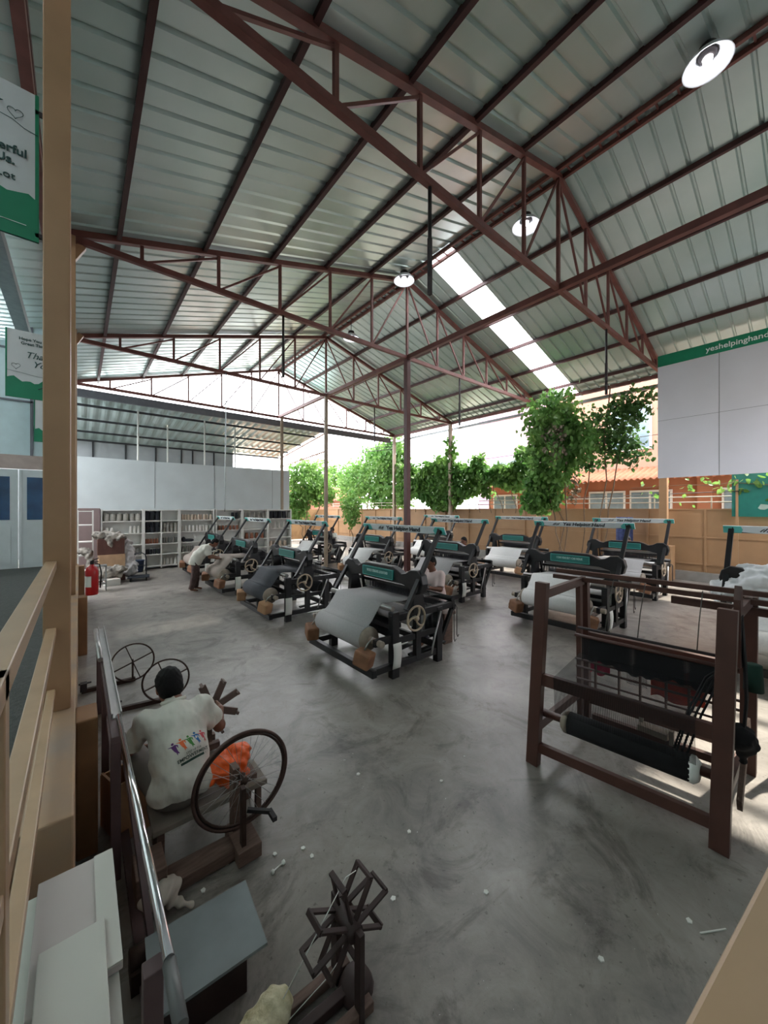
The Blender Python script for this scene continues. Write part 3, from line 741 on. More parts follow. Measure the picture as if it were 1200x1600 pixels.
SPECS = [  # x, y, cloth, left no, right no, plaque, label
    (3.45, 3.90, 'grey', '9', '9', 'WORLD DESIGNER LOOM FUND', 'nearest black handloom with a big roll of grey cloth, in the middle of the floor'),
    (3.42, 7.30, 'dark', '', '', '', 'black handloom with a charcoal cloth roll, directly behind the nearest loom'),
    (3.40, 10.45, 'beige', '', '', '', 'black handloom with a beige cloth roll where the bending man in a white shirt works'),
    (3.40, 13.65, 'beige', '', '', '', 'farthest black handloom of the row by the white shelves'),
    (7.55, -.75, 'white', '1', '1', '', 'black handloom with sign number 1 and a heap of white cloth, at the right edge'),
    (7.55, 2.60, 'white', '10', '10', 'I CAN HEAR BUT I CAN WEAVE', 'black handloom with sign number 10 and a white cloth roll, behind the brown frame'),
    (7.55, 5.95, 'grey', '', '', '', 'black handloom between the nearest loom and the open floor right of centre'),
    (7.55, 9.35, 'white', '', '', '', 'black handloom standing left of the dark red central column'),
    (7.55, 13.2, 'white', '', '', '', 'small far black handloom beside the free end of the white wall'),
    (11.6, 2.85, 'grey', '11', '11', '', 'black handloom with sign number 11 in front of the fence pedestal'),
    (11.6, 6.35, 'white', '', '', '', 'black handloom with white cloth facing the open floor, before the tan fence right of centre'),
    (11.6, 10.2, 'white', '', '', '', 'far black handloom by the fence right behind the dark red central column')]
proto = make_loom('x')
for i in range(len(SPECS)):
    x, y, cl, a, b_, pq, lab = SPECS[i]
    t = proto if i == 0 else dup(proto, (0, 0, 0), 0)
    t.location = (x, y, 0); t['label'] = lab
    SPECS[i] = SPECS[i] + (t,)
for i, s in enumerate(SPECS):
    t = s[-1]
    add_sign(t, s[3], s[4], s[5])
    if i:
        for c in t.children:
            k = c.name.split('.')[0]
            if k in ('cloth_roll', 'woven_web', 'warp_beam'): swap(c, CLOTHS[s[2]])
            if k == 'counterweight' and i % 3 == 1: swap(c, CARD)
tag(sdf_obj('cloth_heap', mat('white_crumpled_cloth', (226, 228, 230), .9, 0, .08, 6), None,
    [('e', (8.15, .55, 1.3), (.4, .5, .22), None, .1), ('e', (8.3, -.2, 1.36), (.45, .6, .26), None, .1), ('e', (8.0, .9, 1.12), (.3, .3, .2), None, .1),
     ('e', (8.4, -.8, 1.34), (.4, .4, .22), None, .1), ('c', (7.9, .95, 1.1), (7.85, 1.1, .92), .12, .08, .08), ('e', (8.2, .2, 1.08), (.42, 1.1, .16), None, .1)], .022, wob=.03, wscale=13),
    'heap of white crumpled cloth piled on the loom at the right edge', 'cloth')
crumple(bpy.data.objects['cloth_heap'], .16, .16)
l1 = SPECS[4][-1]
text('lettering', 'Helping', mat('grey_lettering', (170, 174, 172), .6), l1, (.352, LW - .06, 1.36), (0, -1, 0), (0, 0, 1), .10, shear=.35, bold=.02, wide=1.2, align='LEFT')
# ---------------------------------------------------------------- empty brown loom frame at the right
fr = thing('brown_loom_frame', 'empty brown steel loom frame with dark yarn and a black roll, at the lower right', 'loom', (0, 0, 0))
B = BROWNF
FLb, FLt = Vector((3.30, 1.78, 0)), Vector((3.40, 1.74, 1.70))
FRb, FRt = Vector((3.46, .49, 0)), Vector((3.58, .46, 1.68))
BLb, BLt = Vector((4.52, 1.80, 0)), Vector((4.47, 1.80, 1.60))
BRb, BRt = Vector((4.69, .47, 0)), Vector((4.60, .45, 1.62))
def on(a, b, z): return a + (b - a) * (z / b.z)
for a, b in ((FLb, FLt), (FRb, FRt), (BLb, BLt), (BRb, BRt)): MB().bar(a, b, .11, .075, (1, 0, 0)).build('upright', B, fr, .004)
MB().bar(BLb + Vector((-.13, 0, 0)), BLt + Vector((-.12, 0, 0)), .05, .07, (1, 0, 0)).build('upright', B, fr, .004)
for z, w, h in ((.17, .05, .085), (.80, .05, .11)):
    MB().bar(on(FLb, FLt, z), on(FRb, FRt, z), w, h).build('front_rail', B, fr, .004)
for z in (.22, .95): MB().bar(on(BLb, BLt, z), on(BRb, BRt, z), .05, .09).build('back_rail', B, fr, .004)
for (a0, a1, b0, b1) in ((FLb, FLt, BLb, BLt), (FRb, FRt, BRb, BRt)):
    for z in (.33, 1.58): MB().bar(on(a0, a1, z), on(b0, b1, z), .05, .085).build('side_rail', B, fr, .004)
for dz, dx, y1 in ((1.66, -.02, -.6), (1.60, -.10, -.9)):
    MB().bar((4.47 + dx, 2.1, dz), (4.62 + dx, y1, dz), .04, .045).build('top_rod', B, fr)
MB().bar((4.55, 1.0, 1.50), (4.60, -1.0, 1.50), .05, .07).build('top_rail', B, fr)
rl = MB().tube((3.425, 1.50, .46), (3.52, .66, .46), .095, n=24).build('yarn_roll', mat('black_yarn', (12, 12, 15), .95, 0, .3, 90), fr)
MB().tube((3.40, 1.82, .46), (3.56, .50, .46), .035, n=12).build('roll_shaft', B, rl)
MB().lathe([(0, -.03), (.07, -.03), (.098, .0), (.098, .025), (0, .025)], (3.523, .635, .46), 16, (0, 1, 0)).build('roll_binding', PAPER, rl)
MB().lathe([(0, -.025), (.098, -.025), (.098, .0), (.07, .03), (0, .03)], (3.425, 1.525, .46), 16, (0, 1, 0)).build('roll_binding', ENDW, rl)
# threads from the roll over the rail up to the heddles
BLK = mat('black_warp_yarn', (20, 20, 24), .9, 0, .2, 60); GRYT = mat('grey_warp_yarn', (96, 94, 90), .9, 0, .2, 60)
b = MB()
for i in range(150):
    q = i / 149; y = 1.60 - .98 * q; x = .1 * q
    p0 = Vector((3.36 + x, y, .53)); p1 = Vector((3.33 + x, y, .86)); p2 = Vector((3.95 + x * .6, y + .02, .93))
    w_ = Vector((0, .0016, 0))
    b.add([p0 - w_, p0 + w_, p1 + w_, p1 - w_, p2 + w_, p2 - w_], [(0, 1, 2, 3), (3, 2, 4, 5)])
o = b.build('warp_threads', BLK, fr); o['kind'] = 'stuff'
# heddle curtain: rods, hanging dark strings, lower ladder
HL, HR = Vector((3.93, 1.62, 0)), Vector((4.05, .50, 0))
def hp(q, z, dx=0): return HL + (HR - HL) * q + Vector((dx, 0, z))
for k, (z, dx, r) in enumerate(((1.17, .07, .014), (1.11, 0, .018), (.86, .02, .012), (.78, .03, .012), (.66, .03, .010))):
    MB().tube(hp(-.04, z, dx), hp(1.04, z, dx), r, n=8).build('heddle_rod', B if k else ROD, fr)
b = MB()
for i in range(190):
    q = .02 + .96 * i / 189; z1 = .865 + .02 * math.sin(i * .06) + .012 * math.sin(i * .31)
    for dx, z in ((0, z1), (.06, z1 - .02)):
        p = hp(q, 1.11, dx); e = hp(q, z, dx); w_ = Vector((0, .0027, 0))
        b.add([p - w_, p + w_, e + w_, e - w_], [(0, 1, 2, 3)])
o = b.build('heddle_strings', BLK, fr); o['kind'] = 'stuff'
for q0, q1, z0, z1, m in ((.05, .2, .72, .97, mat('magenta_cloth', (206, 40, 92), .85, 0, .2, 8)), (.5, .84, .66, .95, mat('red_orange_cloth', (214, 74, 44), .85, 0, .35, 5, rgb2=(96, 30, 36)))):
    MB().grid(lambda a, v: hp(q0 + (q1 - q0) * a, z0 + (z1 - z0) * v + .02 * math.sin(a * 9), .12 + .015 * math.sin(a * 14)), 16, 4).build('hung_cloth', m, fr, solid=.004)
for q in (.12, .3, .45, .62, .76, .9): MB().bar(hp(q, .55, .03), hp(q, .9, .03), .016, .03).build('lower_lath', B, fr)
b = MB()
for i in range(26):
    q = .34 + .14 * i / 25; p = hp(q, .92, .09); e = hp(q, .72, .09); w_ = Vector((0, .0015, 0)); b.add([p - w_, p + w_, e + w_, e - w_], [(0, 1, 2, 3)])
o = b.build('white_strings', GRYT, fr); o['kind'] = 'stuff'
for q in (.18, .42, .8):
    MB().path([hp(q, 1.66, .3), hp(q, 1.4, .15), hp(q, 1.17, .07)], .005, 4).build('hanging_cord', GRYT, fr)
# treadle mechanism in the middle of the floor of the frame
MB().bar((3.95, 1.5, .33), (4.05, .55, .33), .05, .06).build('treadle_bar', B, fr)
MB().box((3.95, 1.0, .42), (.1, .22, .05)).box((3.92, .86, .43), (.04, .03, .12)).box((3.98, 1.1, .48), (.03, .03, .16)).build('pulley_block', ENDW, fr)
# slack bundles of black yarn on the right end
for dx, dy in ((0, 0), (.05, -.03), (-.04, .03), (.02, .05)):
    MB().path([(3.52 + dx * .3, .72 + dy, .52), (3.66 + dx, .66 + dy, .8), (3.85 + dx, .58 + dy, 1.05), (4.02, .54, 1.12)], .008, 5).build('yarn_bundle', BLK, fr)
for dx in (0, .03, .06):
    MB().path([(3.80 + dx, .42, 1.6), (3.82 + dx, .40, 1.2), (3.9 + dx, .40, .95), (3.86 + dx, .41, .72)], .01, 5).build('yarn_rope', BLK, fr)
sdf_obj('yarn_hank', BLK, fr, [('e', (3.88, .42, .66), (.09, .08, .1), None, .03), ('e', (3.94, .40, .6), (.07, .07, .07), None, .03), ('c', (3.88, .42, .6), (3.9, .42, .48), .05, .02, .03)], .012, wob=.012, wscale=30)
MB().bar((3.66, .41, .26), (4.3, .43, .62), .03, .11).build('brace_plank', WOOD, fr)
MB().prism([(-.05, -.28), (.05, -.3), (.06, .28), (0, .32), (-.05, .22)], (3.82, .415, 1.5), (1, 0, 0), (0, 0, 1), (0, 1, 0), .04).build('end_plate', B, fr)
tag(MB().lathe([(0, 0), (.06, 0), (.055, .12), (.05, .2), (.02, .21), (0, .2)], (4.0, .37, 1.0), 16).build('thread_cone', mat('dark_green_thread', (26, 60, 50), .9)), 'dark green thread cone on the right end of the brown loom frame', 'thread cone')
pr = thing('pale_rack', 'pale wooden slatted rack at the right edge behind the brown frame', 'rack', (5.0, .25, 0))
PALE = mat('pale_wood', (196, 182, 140), .7, 0, .12, 6)
for i in range(4): MB().bar((.0 + i * .22, -.12 * i, 0), (.0 + i * .22, -.12 * i, .95), .05, .035, (1, 0, 0)).build('slat', PALE, pr)
for z in (.15, .5, .85): MB().bar((-.05, .03, z), (.75, -.40, z), .025, .04).build('rail', PALE, pr)

# ---------------------------------------------------------------- spinning corner, lower left
RIM = mat('rusty_bicycle_rim', (84, 64, 58), .5, .5, .25, 10)
sw = thing('spinning_wheel', 'spinning wheel made from a bicycle wheel on a wooden beam, behind the seated man', 'spinning wheel', (.89, 2.64, 0))
hub = Vector((0, 0, .49))
MB().ring(hub, .322, .0125, (0, 1, 0), 64, 8).build('tyre', RIM, sw)
MB().ring(hub, .300, .010, (0, 1, 0), 64, 6).build('rim', IRON, sw)
b = MB()
for i in range(32):
    a = i * 2 * PI / 32; h_ = hub + Vector((math.cos(a + .8 * (-1) ** (i // 2)) * .025, .03 * (-1) ** i, math.sin(a + .8 * (-1) ** (i // 2)) * .025))
    b.tube(h_, hub + Vector((math.cos(a) * .298, 0, math.sin(a) * .298)), .0016, n=4, caps=False)
b.build('spokes', STEELW, sw)
MB().lathe([(0, -.05), (.012, -.05), (.012, -.035), (.03, -.03), (.018, -.015), (.018, .015), (.03, .03), (.012, .035), (.012, .09), (0, .09)], hub, 14, (0, 1, 0)).build('hub', IRON, sw)
MB().bar((-.03, .09, 0), (-.03, .09, .55), .09, .045, (1, 0, 0)).build('wheel_post', WOOD, sw, .004)
MB().bar((-.03, -.09, 0), (-.03, -.09, .50), .05, .03, (1, 0, 0)).build('wheel_post', IRON, sw, .003)
MB().bar((-.60, .02, .05), (.06, .0, .05), .15, .08).build('base_beam', WOOD, sw, .006)
MB().box((-.0, 0, .06), (.16, .3, .1)).build('foot_block', WOOD, sw, .006)
MB().bar((.02, -.03, .28), (.16, -.10, .24), .025, .025).box((.16, -.13, .235), (.03, .1, .03)).build('crank_pedal', RUBBER, sw)
MB().box((-.56, .02, .16), (.16, .22, .16)).build('spindle_head', WOOD, sw, .006)
MB().tube((-.56, -.2, .2), (-.56, .22, .2), .008, n=6).build('spindle', IRON, sw)
sdf_obj('cotton_rag', mat('dirty_white_cotton', (190, 180, 168), .95), sw, [('e', (-.52, -.1, .11), (.11, .08, .06), None, .04), ('c', (-.46, -.14, .06), (-.36, -.2, .02), .03, .012, .04)], .010, wob=.012, wscale=30)
def flywheel(x, y, a, lab):
    t = thing('iron_flywheel', lab, 'wheel', (x, y, 0), a, 'iron flywheels on the floor')
    c = Vector((0, 0, .275)); b = MB().ring(c, .25, .011, (0, 1, 0), 40, 6); b.build('rim', IRON, t)
    for k in range(4):
        q = .35 + k * PI / 2
        MB().bar(c, c + Vector((math.cos(q) * .25, 0, math.sin(q) * .25)), .012, .022, (0, 1, 0)).build('spoke', IRON, t)
    MB().bar((0, .04, .0), (0, .04, .30), .04, .02, (1, 0, 0)).build('stand', IRON, t)
    MB().bar((.03, .04, .025), (-.55, .04, .025), .05, .05).build('base_bar', IRON, t)
    MB().box((-.53, .04, .08), (.07, .09, .1)).tube((-.58, .04, .12), (-.45, .04, .12), .012).build('bearing', ROD, t)
flywheel(.57, 6.15, .0, 'iron four-spoked flywheel on the floor, the farther one from the seated man')
flywheel(.83, 5.25, -.12, 'iron four-spoked flywheel on the floor directly behind the head of the seated man')
# paddle reel in front of the man
PDL = mat('grey_brown_paddle', (108, 90, 84), .7, 0, .2, 8)
pw = thing('paddle_reel', 'wooden eight-paddle reel at the right hand of the seated man', 'reel', (1.0, 3.86, 0))
for k in range(8):
    a = k * PI / 4 + .35; d = Vector((math.cos(a), 0, math.sin(a))); c = Vector((0, 0, .44))
    p = MB().bar(c + d * .03, c + d * .26, .068, .02, (0, 1, 0)); p.build('paddle', PDL, pw, .003)
    MB().bar(c + d * .26 + Vector((0, -.05, 0)), c + d * .26 + Vector((0, .05, 0)), .025, .02, d).build('paddle_tip', PDL, pw)
MB().lathe([(0, -.06), (.055, -.06), (.055, .06), (0, .06)], (0, 0, .44), 14, (0, 1, 0)).build('reel_hub', DWOOD, pw)
MB().bar((0, .09, 0), (0, .09, .48), .06, .04, (1, 0, 0)).build('reel_post', WOOD, pw)
for y in (-.02, .14): MB().bar((.08, y + .06, .05), (-.70, y + .10, .05), .055, .06).build('base_bar', WOOD, pw)
MB().box((-.62, .16, .14), (.12, .22, .14)).build('spindle_block', WOOD, pw, .006)
sdf_obj('clay_weight', mat('red_clay', (140, 84, 68), .85), pw, [('e', (-.58, .10, .16), (.07, .09, .06), None, .03)], .012)
MB().box2((-.62, -.32, .02), (-.18, -.04, .10)).build('wooden_tray', mat('brown_tray', (122, 96, 86), .7, 0, .1), pw)
# cardboard tray and orange bag
cb = thing('cardboard_tray', 'tan cardboard tray at the left knee of the seated man', 'tray', (.33, 3.42, 0), .3)
for (lo, hi) in (((-.17, -.16, .06), (.17, -.145, .43)), ((-.17, .145, .06), (.17, .16, .38)), ((-.17, -.145, .06), (-.155, .145, .40)), ((.155, -.145, .06), (.17, .145, .40))):
    MB().box2(lo, hi).build('side', CARD, cb)
MB().box2((-.17, -.16, .0), (.17, .16, .06)).build('base', CARD, cb)
tag(sdf_obj('plastic_bag', mat('orange_plastic', (236, 96, 34), .4, 0, .12, 9, .3, 30), None,
   [('e', (.86, 2.95, .43), (.15, .11, .10), None, .06), ('e', (.97, 2.98, .46), (.09, .09, .08), None, .06), ('c', (.74, 2.93, .42), (.66, 2.95, .46), .06, .02, .05), ('e', (.92, 2.92, .36), (.10, .08, .07), None, .05)], .011, wob=.014, wscale=26),
   'crumpled orange plastic bag on the low bench beside the seated man', 'bag')
bn = thing('low_bench', 'low grey wooden bench under the seated man and the orange bag', 'bench', (.62, 2.98, 0))
MB().box2((-.25, -.16, .235), (.52, .14, .275)).build('seat', mat('grey_bench_wood', (128, 118, 108), .7, 0, .15, 8), bn, .005)
for x in (-.2, .46):
    for y in (-.12, .1): MB().bar((x, y, 0), (x, y, .235), .04, .04, (1, 0, 0)).build('leg', WOOD, bn)
MB().box2((.3, -.10, .275), (.46, .08, .315)).build('cleat', WOOD, bn)
crumple(bpy.data.objects['plastic_bag'], .06, .05)
# warping rack with tubes, running along the platform wall
wr = thing('warping_rack', 'long purple brown rack with an aluminium channel and a shiny tube along the platform wall', 'rack', (.2, 0, 0))
PUR = mat('purple_brown_paint', (96, 78, 80), .5, .1, .15, 6)
for y in (1.38, 2.95, 4.2, 5.45): MB().bar((-.02, y, 0), (-.02, y, .94), .055, .055, (0, 1, 0)).build('leg', PUR, wr, .004)
MB().bar((.05, 1.1, .06), (.05, 5.5, .06), .05, .05).build('floor_rail', PUR, wr)
MB().bar((-.02, 2.9, .92), (-.02, 5.5, .92), .05, .05).build('top_rail', PUR, wr, .004)
MB().prism([(-.03, 0), (.03, 0), (.03, .04), (.022, .04), (.022, .008), (-.022, .008), (-.022, .04), (-.03, .04)], (.0, 5.6, .945), (1, 0, 0), (0, 0, 1), (0, -1, 0), 2.45).build('channel', ALU, wr)
MB().tube((-.055, 5.45, .985), (-.05, 4.35, .985), .022, n=12).build('short_tube', ALU, wr)
MB().tube((.005, 3.12, .972), (.02, 1.34, .965), .016, n=20).build('long_tube', CHROME, wr)
MB().tube((.02, 1.34, .955), (.02, 1.16, .945), .02, n=16).build('tube_sleeve', mat('grey_sleeve', (104, 106, 106), .5, .3), wr)
MB().bar((.02, 3.0, .9), (.10, 2.3, .05), .03, .04).build('brace', PUR, wr)
MB().bar((.0, 4.6, .5), (.0, 3.4, .5), .03, .05).build('middle_rail', PUR, wr)
MB().lathe([(0, -.04), (.05, -.04), (.05, .04), (0, .04)], (.03, 2.2, .16), 14, (1, 0, 0)).box((.03, 2.2, .1), (.08, .14, .1)).build('pulley', IRON, wr)
# grey sheet topped bench
gb = thing('sheet_bench', 'low bench topped with a grey metal sheet near the bottom edge', 'bench', (.48, 1.98, 0), -.06)
MB().box2((-.24, -.19, .235), (.25, .19, .25)).build('sheet_top', mat('scuffed_grey_sheet', (124, 132, 134), .55, .2, .2, 3), gb)
MB().box2((-.2, -.13, .0), (.17, .15, .235)).build('shade_box', DWOOD, gb, .005)  # dark box standing in for the shade under the sheet top
# white cabinet tops against the ledge
wc = thing('white_cabinet', 'white cabinet with a hinged top standing below the rail, lower left', 'cabinet', (0, 0, 0))
CREAM = mat('cream_board', (190, 190, 182), .6, 0, .06, 2)
MB().box2((-.2, .9, 0), (.095, 1.88, .955)).build('body', CREAM, wc)
MB().box2((-.12, 1.41, .96), (.105, 1.90, .985)).build('lid', mat('pinkish_board', (184, 176, 172), .6, 0, .06, 2), wc, .003)
MB().box2((.045, 1.41, .985), (.105, 1.90, .99)).build('hinge_strip', CREAM, wc)
tag(MB().box2((-.10, .72, .991), (.065, 1.575, 1.008)).build('white_board', CREAM, bevel=.003), 'loose white board lying on the white cabinet at the lower left corner', 'board')
# swift reel with open looped arms at the bottom
yr = thing('yarn_swift', 'dark wooden yarn reel with eight looped arms at the bottom of the photo', 'reel', (1.0, 1.5, 0))
c = Vector((0, 0, .40))
for k in range(8):
    a = k * PI / 4 + .22; d = Vector((math.cos(a), 0, math.sin(a))); R_ = .205 if k % 2 else .215
    b = MB()
    for y in (-.055, .055): b.bar(c + Vector((0, y, 0)) + d * .02, c + Vector((0, y, 0)) + d * R_, .012, .026, (0, 1, 0))
    b.bar(c + Vector((0, -.062, 0)) + d * R_, c + Vector((0, .062, 0)) + d * R_, .026, .014, d)
    b.build('loop_arm', DWOOD, yr, .002)
MB().lathe([(0, -.085), (.04, -.085), (.04, .085), (0, .085)], c, 12, (0, 1, 0)).build('hub', DWOOD, yr)
MB().bar((.01, .10, .0), (.01, .10, .44), .055, .035, (1, 0, 0)).build('post', DWOOD, yr, .003)
MB().bar((.01, -.10, .0), (.01, -.10, .42), .045, .03, (1, 0, 0)).build('post', DWOOD, yr, .003)
for y in (-.1, -.0, .1): MB().bar((.08, y, .035), (-.55, y + .04, .035), .045, .05).build('base_bar', WOOD if y else DWOOD, yr, .004)
MB().lathe([(0, 0), (.08, 0), (.09, .03), (.07, .07), (0, .075)], (.06, 0, 0), 14).build('foot_stone', DWOOD, yr)
MB().path([(.0, .12, .36), (.08, .14, .33), (.12, .15, .28), (.16, .15, .2)], .010, 6).build('crank', IRON, yr)
MB().path([(-.34, .06, .16), (-.15, .02, .42), (.0, -.0, .605), (.06, 0, .60)], .0022, 4).build('thread', PAPER, yr)
MB().path([(-.3, .02, .14), (-.1, .0, .20), (.0, .0, .25)], .0018, 4).build('thread', PAPER, yr)
tag(sdf_obj('foam_block', mat('cream_foam', (222, 214, 184), .95, 0, .2, 14, .6, 50, rgb2=(168, 158, 118)), None,
   [('e', (.60, 1.56, .15), (.12, .085, .07), None, .02), ('e', (.67, 1.58, .16), (.085, .075, .065), None, .02), ('e', (.54, 1.52, .14), (.10, .08, .065), None, .03), ('e', (.60, 1.55, .1), (.11, .08, .05), None, .03)], .008, wob=.006, wscale=40),
   'rough cream coloured foam block at the bottom edge beside the yarn reel', 'block')
# scraps on the floor
bobbin = thing('bobbin', 'white double ended bobbin lying on the floor near the spinning wheel', 'bobbin', (1.02, 2.34, .012), .2)
MB().lathe([(0, -.05), (.014, -.05), (.014, -.035), (.005, -.03), (.005, .03), (.014, .035), (.014, .05), (0, .05)], (0, 0, 0), 10, (1, 0, 0)).build('spool', PAPER, bobbin)
pts = [(488, 1338), (690, 1221), (474, 1326), (430, 1335), (355, 1350), (615, 1405), (940, 1500), (1113, 1455), (1078, 1440), (760, 1395), (318, 1392), (640, 1300), (560, 1210)]
for i, (px, py) in enumerate(pts):
    d = 575 * EYE / (py - 795); r = (px - 600) / 575 * d; x = d * .637 + r * .771; y = d * .771 - r * .637
    if i == 7:
        tag(MB().bar((x - .07, y + .04, .004), (x + .07, y - .05, .004), .006, .006).build('straw', PAPER), 'thin white straw lying on the floor near the lower right handrail', 'straw'); continue
    s = MB(); k = 5; s.prism([(math.cos(j * 2 * PI / k + i) * (.012 + .008 * ((i * 7 + j * 3) % 5) / 4), math.sin(j * 2 * PI / k + i) * .016) for j in range(k)], (x, y, .001), (1, 0, 0), (0, 1, 0), (0, .1, 1), .006)
    tag(s.build('paper_scrap', PAPER), 'small white scrap lying on the bare concrete floor', 'scrap', 'scraps on the concrete floor')
# fire extinguisher on the pilaster
ex = thing('fire_extinguisher', 'red fire extinguisher hanging below the second tan post', 'extinguisher', (.16, 7.88, .96))
MB().lathe([(0, 0), (.08, 0), (.088, .02), (.09, .4), (.07, .46), (.03, .49), (.03, .51), (0, .51)], n=24).build('cylinder', mat('extinguisher_red', (176, 22, 26), .3, 0, .08), ex)
MB().grid(lambda a, q: (.0915 * math.cos(3.0 + a * 1.6), .0915 * math.sin(3.0 + a * 1.6), .14 + .18 * q), 10, 1).build('paper_label', PAPER, ex)
MB().box((0, 0, .54), (.05, .04, .06)).bar((0, -.02, .57), (.09, -.02, .61), .02, .012).bar((0, -.02, .55), (.09, -.02, .55), .02, .012).build('valve', RUBBER, ex)
MB().path([(.03, 0, .53), (.10, .0, .50), (.125, 0, .36), (.11, 0, .1)], .010, 6).build('hose', RUBBER, ex)
# hanging banners on the platform side
def banner(x0, x1, y, z0, z1, lab, kind):
    t = thing('hanging_banner', lab, 'banner', (0, y, 0), 0, 'hanging banners')
    W = x1 - x0; H = z1 - z0
    MB().box2((x0, 0, z0), (x1, .012, z1)).build('face', mat('banner_white', (200, 200, 202), .6, 0, .05, 2), t)
    g = [(x0, z0)] + [(x1, z0)] + [(x1 - W * i / 14, z0 + H * (.27 + .02 * math.sin(i * 1.7) + .03 * math.sin(i * .6))) for i in range(15)]
    MB().prism(g, (0, -.003, 0), (1, 0, 0), (0, 0, 1), (0, 1, 0), .018).build('green_base', GREEN, t)
    for x in (x0, x1 - .02): MB().box2((x, -.004, z0), (x + .02, .016, z1)).build('green_edge', GREEN, t)
    for z in (z0 + .05, z1 - .12): MB().bar((x1 - .02, .006, z), (x1 + .1, .006, z), .02, .03).build('hinge', ROD, t)
    return t
GT = mat('dark_green_lettering', (38, 72, 70), .6)
def heart(t, cx, z, s):
    MB().path([(cx + s * .5 * 16 * math.sin(a) ** 3 / 16, -.006, z + s * .5 * (13 * math.cos(a) - 5 * math.cos(2 * a) - 2 * math.cos(3 * a) - math.cos(4 * a)) / 16) for a in [i * 2 * PI / 24 for i in range(24)]], .0022, 4, True).build('heart_outline', GT, t)
ba = banner(-.98, -.225, 3.62, 4.31, 5.36, 'nearest hanging banner, white over green, cut by the left edge of the photo', 0)
text('brush_word', 'Thank', GT, ba, (-.44, -.006, 5.18), (1, 0, 0), (0, 0, 1), .13, shear=.4, bold=.01, align='RIGHT')
heart(ba, -.345, 5.16, .08)
MB().path([(-.46, -.006, 5.12), (-.36, -.006, 5.11), (-.3, -.006, 5.08), (-.23, -.006, 5.07)], .0022, 4).build('swash', GT, ba)
text('lettering', 'Wonderful', GT, ba, (-.285, -.006, 4.90), (1, 0, 0), (0, 0, 1), .055, bold=.02, align='RIGHT')
text('lettering', 'Us.', GT, ba, (-.345, -.006, 4.82), (1, 0, 0), (0, 0, 1), .055, bold=.02, align='RIGHT')
text('lettering', 'A Lot', GT, ba, (-.345, -.006, 4.71), (1, 0, 0), (0, 0, 1), .05, align='RIGHT')
MB().box2((-.9, -.007, 4.40), (-.29, -.004, 4.404)).build('pale_line', WHITET, ba)
bb = banner(-.90, -.23, 8.25, 4.18, 5.26, 'hanging banner reading Thank You, white over green, behind the big tan post', 1)
text('lettering', 'Hope You Had A', GT, bb, (-.52, -.006, 5.13), (1, 0, 0), (0, 0, 1), .045, bold=.015)
text('lettering', 'Great Time.', GT, bb, (-.565, -.006, 5.06), (1, 0, 0), (0, 0, 1), .045, bold=.015)
text('script_word', 'Thank', GT, bb, (-.50, -.006, 4.88), (1, 0, 0), (0, 0, 1), .10, shear=.35)
text('script_word', 'You', GT, bb, (-.48, -.006, 4.74), (1, 0, 0), (0, 0, 1), .10, shear=.35)
heart(bb, -.78, 4.68, .1)
MB().path([(-.88, -.006, 4.60), (-.7, -.006, 4.58), (-.5, -.006, 4.55), (-.26, -.006, 4.57)], .0022, 4).build('swash', GT, bb)
MB().path([(-.52, -.006, 4.35), (-.47, -.006, 4.38), (-.42, -.006, 4.33), (-.36, -.006, 4.36), (-.3, -.006, 4.34)], .007, 5).build('logo_mark', DARKT, bb)
bc = banner(-.86, -.23, 12.40, 4.05, 5.13, 'farthest hanging banner by the doors, mostly hidden by the big tan post', 2)
# ---------------------------------------------------------------- people
def V3(p): return np.array(p, float)
def unit(v): v = V3(v); return v / np.linalg.norm(v)
def hand_prims(w, d, palm, side, curl=.5, s=1.0, rf=.0085):
    """w wrist, d direction to the knuckles, palm = palm-facing normal, side = towards the thumb"""
    w = V3(w); d = unit(d); palm = unit(V3(palm) - d * (V3(palm) @ d)); t = np.cross(d, palm); t = t if t @ V3(side) > 0 else -t
    R = np.stack([d, t, palm], 1); pr = [('e', w + d * .048 * s, (.052 * s, .042 * s, .017 * s), R, .02), ('c', w - d * .02, w + d * .03 * s, .024 * s, .026 * s, .02)]
    for k, (off, L) in enumerate(((.031, .072), (.0105, .080), (-.0105, .075), (-.031, .058))):
        p = w + d * (.088 - .004 * abs(k - 1)) * s + t * off * s; a = 0.
        p0 = p - d * .03
        for j, f in enumerate((.45, .32, .23)):
            a += curl * (.55 + .25 * j)
            q = p + (d * math.cos(a) + palm * math.sin(a) + t * (.05 * (1.5 - k))) * L * f * s
            pr.append(('c', p0 if j == 0 else p, q, rf * s * (1.05 - .1 * j), rf * s * (.95 - .1 * j), .006)); p = q
    b = w + d * .022 * s + t * .034 * s; m = b + (d * .55 + t * .7 + palm * .35) * .04 * s; e = m + (d * .85 + t * .15 + palm * .5) * .034 * s
    pr += [('c', w + d * .02 * s + t * .015 * s, b, .016 * s, .013 * s, .012), ('c', b, m, .013 * s, .011 * s, .008), ('c', m, e, .0105 * s, .0085 * s, .006)]
    return pr
def head_frame(f, up=(0, 0, 1)):
    f = unit(f); u = V3(up) - f * (V3(up) @ f); u = unit(u); l = np.cross(u, f)
    return f, l, u
